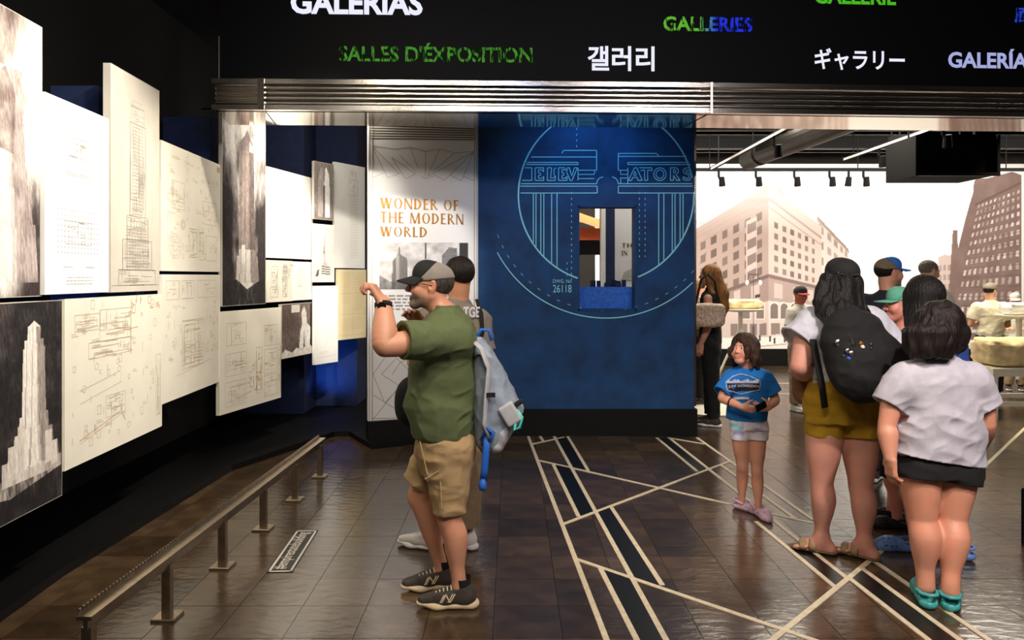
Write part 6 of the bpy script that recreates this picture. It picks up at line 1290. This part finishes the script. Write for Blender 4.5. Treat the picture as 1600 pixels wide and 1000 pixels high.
# ---------------------------------------------------------------- long-haired woman and child with the mint cap between them
p = Per('woman with straight long black hair in blue shirt and blue clogs facing left', 1442, 4.02, math.radians(50))
J = p.J; cw = p.V; H = Head(J(1440, 462, 4.02), rot(math.radians(-48), -.05, 0), .97)
T = Tst(p, [(690, 1400, 1490, .13), (640, 1402, 1488, .13), (580, 1400, 1492, .13), (540, 1400, 1494, .125), (518, 1410, 1486, .10), (504, 1428, 1462, .06)], 4.02, 'x')
body(p, H, T, [(J(1408, 545, 4.10), J(1408, 620, 4.10), J(1408, 660, 4.14), cw(-.2, .3, -.9), cw(1, 0, 0), cw(-.5, .8, 0), .5, 1), (J(1485, 545, 3.9), J(1492, 620, 3.9), J(1488, 670, 3.95), cw(-.2, .3, -.9), cw(-1, 0, 0), cw(-.5, .8, 0), .5, 1)],
     [(J(1424, 690), J(1424, 770), J(1432, 846, 4.1), 1), (J(1470, 690), J(1472, 770), J(1490, 850, 3.98), 1)], (200, 146, 124), .008, 1, J(1444, 512))
tee(p, T, [(J(1410, 545, 4.10), J(1409, 590, 4.10), .085, .08), (J(1483, 545, 3.9), J(1490, 590, 3.9), .085, .08)], 'royal_tee', .008); shorts(p, Tst(p, [(720, 1402, 1490, .13), (670, 1402, 1490, .13)], 4.02, 'x'), [(J(1424, 700), J(1424, 740), .11, .10), (J(1470, 700), J(1471, 740), .11, .10)], 'black_cloth', .008)
F = Fld((-.26, -.3, 1.0), (.26, .2, 1.75), .006); F.ell(H.w((0, -.022, .03)), (.085, .105, .092), H.R, 0); F.chain([H.w((0, -.05, .0)), J(1446, 505, 3.96), J(1444, 555, 3.93), J(1442, 600, 3.93)], [.09, .095, .09, .06], .04); F.chain([H.w((-.06, 0, .0)), J(1422, 520, 4.04), J(1416, 545, 4.0)], [.045, .045, .03], .03); F.cut(H.w((0, .05, 0)), H.R@np.array((0, 1, -.3))); F.disp(grooves(H.c, 40, .002)); F.build('hair', 'hair_black', p.root)
clog(p, J(1420, 846, 4.10), math.radians(30), .98, 'clog_blue'); clog(p, J(1498, 850, 3.98), math.radians(30), .98, 'clog_blue')
p = Per('child in mint green cap and black clogs looking left among the group', 1412, 4.54, math.radians(80))
J = p.J; cw = p.V; H = Head(J(1408, 476, 4.54), rot(0, -.02, 0), .92)
T = Tst(p, [(680, 1385, 1432, .13), (620, 1385, 1434, .13), (560, 1386, 1434, .135), (530, 1390, 1430, .12), (516, 1400, 1424, .07)], 4.54, 'y')
body(p, H, T, [(J(1412, 542, 4.40), J(1416, 610, 4.38), J(1402, 660, 4.38), cw(-.3, 0, -.9), cw(0, 1, 0), cw(-1, 0, 0), .5, .88), (J(1412, 542, 4.68), J(1416, 610, 4.70), J(1400, 655, 4.72), cw(-.3, 0, -.9), cw(0, 1, 0), cw(-1, 0, 0), .5, .88)],
     [(J(1402, 690, 4.48), J(1396, 752, 4.48), J(1402, 808, 4.48), .9), (J(1410, 690, 4.62), J(1402, 748, 4.62), J(1392, 800, 4.64), .9)], (206, 140, 122), .006, .5, J(1412, 520, 4.54))
tee(p, T, [(J(1412, 542, 4.42), J(1414, 585, 4.39), .08, .075), (J(1412, 542, 4.66), J(1414, 585, 4.69), .08, .075)], 'navy_tee', .008); shorts(p, Tst(p, [(705, 1386, 1428, .12), (665, 1386, 1430, .12)], 4.54, 'y'), [(J(1404, 700, 4.48), J(1398, 748, 4.48), .09, .085), (J(1408, 700, 4.62), J(1404, 745, 4.62), .09, .085)], 'black_cloth', .008)
cap(p, H, 'cap_mint', 'cap_mint', 'cap_mint', tilt=-.02, split=.02, blen=.085)
F = Fld(H.c-.16, H.c+.16, .005); F.ell(H.w((0, -.022, .02)), np.array((.078, .098, .085))*.93, H.R, 0); F.cut(H.w((0, -.01, 0)), H.R@np.array((0, 1, -.2))); F.build('hair', 'hair_dark_brown', p.root)
clog(p, J(1404, 808, 4.48), .15, .9, 'clog_black'); clog(p, J(1394, 800, 4.64), .25, .9, 'clog_black')
# ---------------------------------------------------------------- farther visitors
def standing(label, px, d, top, rotz, skin, tee_m, leg_m, build=1.0, hyaw=0.0, hpitch=0.0, short=False, arm='down', h=.009, beard=None, sleeveless=False, shoe='shoe_dark', fem=0.0, sole='sole_white'):
    z = CAMZ+(HZ-top)/FPX*d; k = z/1.78; p = Per(label, px, d, rotz); b = build
    H = Head((0, .01*k, 1.655*k), rot(hyaw, hpitch, 0), min(1.0, .97*k+.03))
    T = [(q*k, 0, y, rx*b*k, ry*b*k) for q, y, rx, ry in ((.90, 0, .168, .12), (1.0, 0, .165, .12), (1.12, 0, .16, .115), (1.28, 0, .178, .12), (1.40, 0, .19, .11), (1.455, 0, .15, .085), (1.49, -.01, .09, .062), (1.515, -.01, .06, .055))]
    arms = []
    for s in (-1, 1):
        S_ = Vector((s*.185*b*k, 0, 1.40*k))
        if arm == 'down': E_ = Vector((s*.225*b*k, -.02*k, 1.12*k)); W_ = Vector((s*.215*b*k, .07*k, .90*k)); dv, nv = (0, .15, -1), (-s, 0, 0)
        else: E_ = Vector((s*.235*b*k, .03*k, 1.13*k)); W_ = Vector((s*.13*k, .24*k, 1.14*k)); dv, nv = (-s*.6, .8, .1), (-s*.5, 0, -.8)
        arms.append((S_, E_, W_, dv, nv, (0, .9, .3), .5, .95*k*b))
    legs = [(Vector((s*.085*b*k, 0, .90*k)), Vector((s*.09*k, .02*s*k+.01, .50*k)), Vector((s*.095*k, .03*s*k-.02, .10*k)), k*b) for s in (-1, 1)]
    fc_ = dict(beard=beard) if beard else {}
    body(p, H, T, arms, legs, skin, h, fem, (0, -.015, 1.46*k), **fc_)
    sl = [] if sleeveless else [(a[0]-Vector((0.02*(1 if a[0].x > 0 else -1), 0, 0)), a[0]+(a[1]-a[0])*.72, .082*k*b, .074*k*b) for a in arms]
    tee(p, T, sl, tee_m, h, None, .006, px*.37)
    hem = .55 if short else .09
    shorts(p, [(q*k, 0, 0, rx*b*k, ry*b*k) for q, rx, ry in ((.80, .165, .122), (.885, .164, .118), (.93, .150, .108), (1.0, .150, .108))], [(l[0], Vector(l[0]).lerp(Vector(l[2]), 1) if not short else Vector(l[0]).lerp(Vector(l[1]), .85), .105*k*b, (.07 if not short else .09)*k*b) for l in legs], leg_m, h, .006, px*.21, None, 'shorts' if short else 'trousers')
    for l in legs: sneaker(p, l[2], 0, .98*k, shoe, sole)
    return p, H, k
def hair_short(p, H, m, down=-.055, front=.03):
    F = Fld(H.c-.16*H.s, H.c+.17*H.s, .005); F.ell(H.w((0, -.02, .034)), np.array((.080, .100, .086))*H.s, H.R, 0); F.cut(H.w((0, front, 0)), H.R@np.array((0, 1, -.55))); F.cut(H.w((0, -.05, down)), H.R@np.array((0, -.3, -1.))); F.disp(grooves(H.c, 40, .002)); F.build('hair', m, p.root)
p, H, k = standing('bearded man in navy tee and blue and tan cap looking right', 1389, 5.5, 402, math.radians(-40), (196, 146, 118), 'navy_tee', 'black_cloth', 1.08, math.radians(-42), .02, beard=((120, 106, 96), .8), h=.007)
cap(p, H, 'cap_blue', 'cap_tan', 'cap_blue', tilt=.02, split=-.004); hair_short(p, H, 'hair_black', -.065, -.01); MB().tube([H.w((-.081, -.01, .004)), H.w((-.076, .05, .006)), H.w((-.05, .098, .004))], .002, 5).build('glasses', 'wire', p.root)
p, H, k = standing('grey-haired man in pale shirt bending right near the mural', 1451, 7.4, 406, math.radians(-70), (206, 160, 128), 'pale_tee', 'brown_trousers', 1.0, math.radians(-10), -.2, arm='front'); hair_short(p, H, 'hair_grey')
p, H, k = standing('person in cream tee and grey cap seen from behind at the right', 1547, 9.3, 442, math.radians(-14), (210, 162, 130), 'cream_tee', 'black_cloth', 1.08, math.radians(-45), 0, arm='front'); cap(p, H, 'cap_grey', 'cap_grey', 'cap_grey', tilt=.0); hair_short(p, H, 'hair_dark_brown', -.09)
p, H, k = standing('child in white cap beside the cream-shirted person', 1586, 9.9, 457, math.radians(150), (220, 160, 120), 'pale_tee', 'brown_trousers', 1.0, 0, -.2, arm='front'); cap(p, H, 'cap_white', 'cap_white', 'cap_white'); hair_short(p, H, 'hair_brown')
p, H, k = standing('person in red and grey cap and white tee in front of the mural', 1250, 8.4, 447, math.radians(200), (190, 110, 84), 'pale_tee', 'brown_trousers', .95, math.radians(-10), -.1, arm='front', shoe='shoe_white'); cap(p, H, 'cap_dark', 'cap_dark', 'cap_red', tilt=.02); hair_short(p, H, 'hair_black')
MB().tube([(.10, -.1, 1.42*k), (.08, .13, 1.32*k), (-.02, .14, 1.1*k)], .012, 8).build('camera_strap', 'black_cloth', p.root)
p, H, k = standing('woman with long blond hair in black sleeveless top and trousers with a bag', 1110, 7.6, 412, math.radians(65), (206, 152, 126), 'black_cloth', 'black_cloth', .93, math.radians(-10), 0, sleeveless=True, fem=1, h=.008)
F = Fld((-.24, -.3, 1.1*k), (.24, .2, 1.85*k), .006); F.ell(H.w((0, -.022, .03)), (.083, .102, .09), H.R, 0); F.chain([H.w((0, -.06, 0)), (0, -.13, 1.45*k), (.01, -.14, 1.30*k), (.01, -.13, 1.20*k)], [.065, .06, .05, .025], .03); F.chain([H.w((.06, -.02, 0)), (.07, -.07, 1.42*k), (.06, -.08, 1.28*k)], [.035, .035, .02], .03); F.chain([H.w((-.06, -.0, .02)), (-.085, -.03, 1.45*k), (-.08, -.06, 1.30*k)], [.035, .03, .02], .03); F.cut(H.w((0, .072, 0)), H.R@np.array((0, 1, -.3))); F.disp(grooves(H.c, 34, .003)); F.build('hair', 'hair_blond', p.root)
F = Fld((-.26, -.14, -.2), (.26, .14, .2), .008); F.box((0, 0, 0), (.18, .07, .12), None, .05, 0); F.disp(folds(.012, 7, 7, 7)); hb2 = thing('handbag', 'floral handbag carried by the blond woman', 'handbag', P(1104, 492, 7.24), .15); F.build('bag_body', 'floral', hb2); MB().tube([(-.12, 0, .10), (-.06, .0, .36), (.02, .02, .42), (.09, 0, .34), (.13, 0, .10)], .012, 8).build('bag_strap', 'black_cloth', hb2, True)
p, H, k = standing('light-haired person in grey tee partly hidden by the blue wall edge', 1085, 8.8, 436, math.radians(100), (210, 160, 130), 'grey_tee', 'black_cloth', .95, math.radians(10), 0, arm='front'); hair_short(p, H, 'hair_blond', -.09)
p, H, k = standing('distant person in white socks and sneakers behind the blond woman', 1098, 11.35, 438, math.radians(-60), (206, 156, 130), 'pale_tee', 'grey_tee', .95, 0, 0, short=True, h=.012, shoe='shoe_dark'); hair_short(p, H, 'hair_brown')
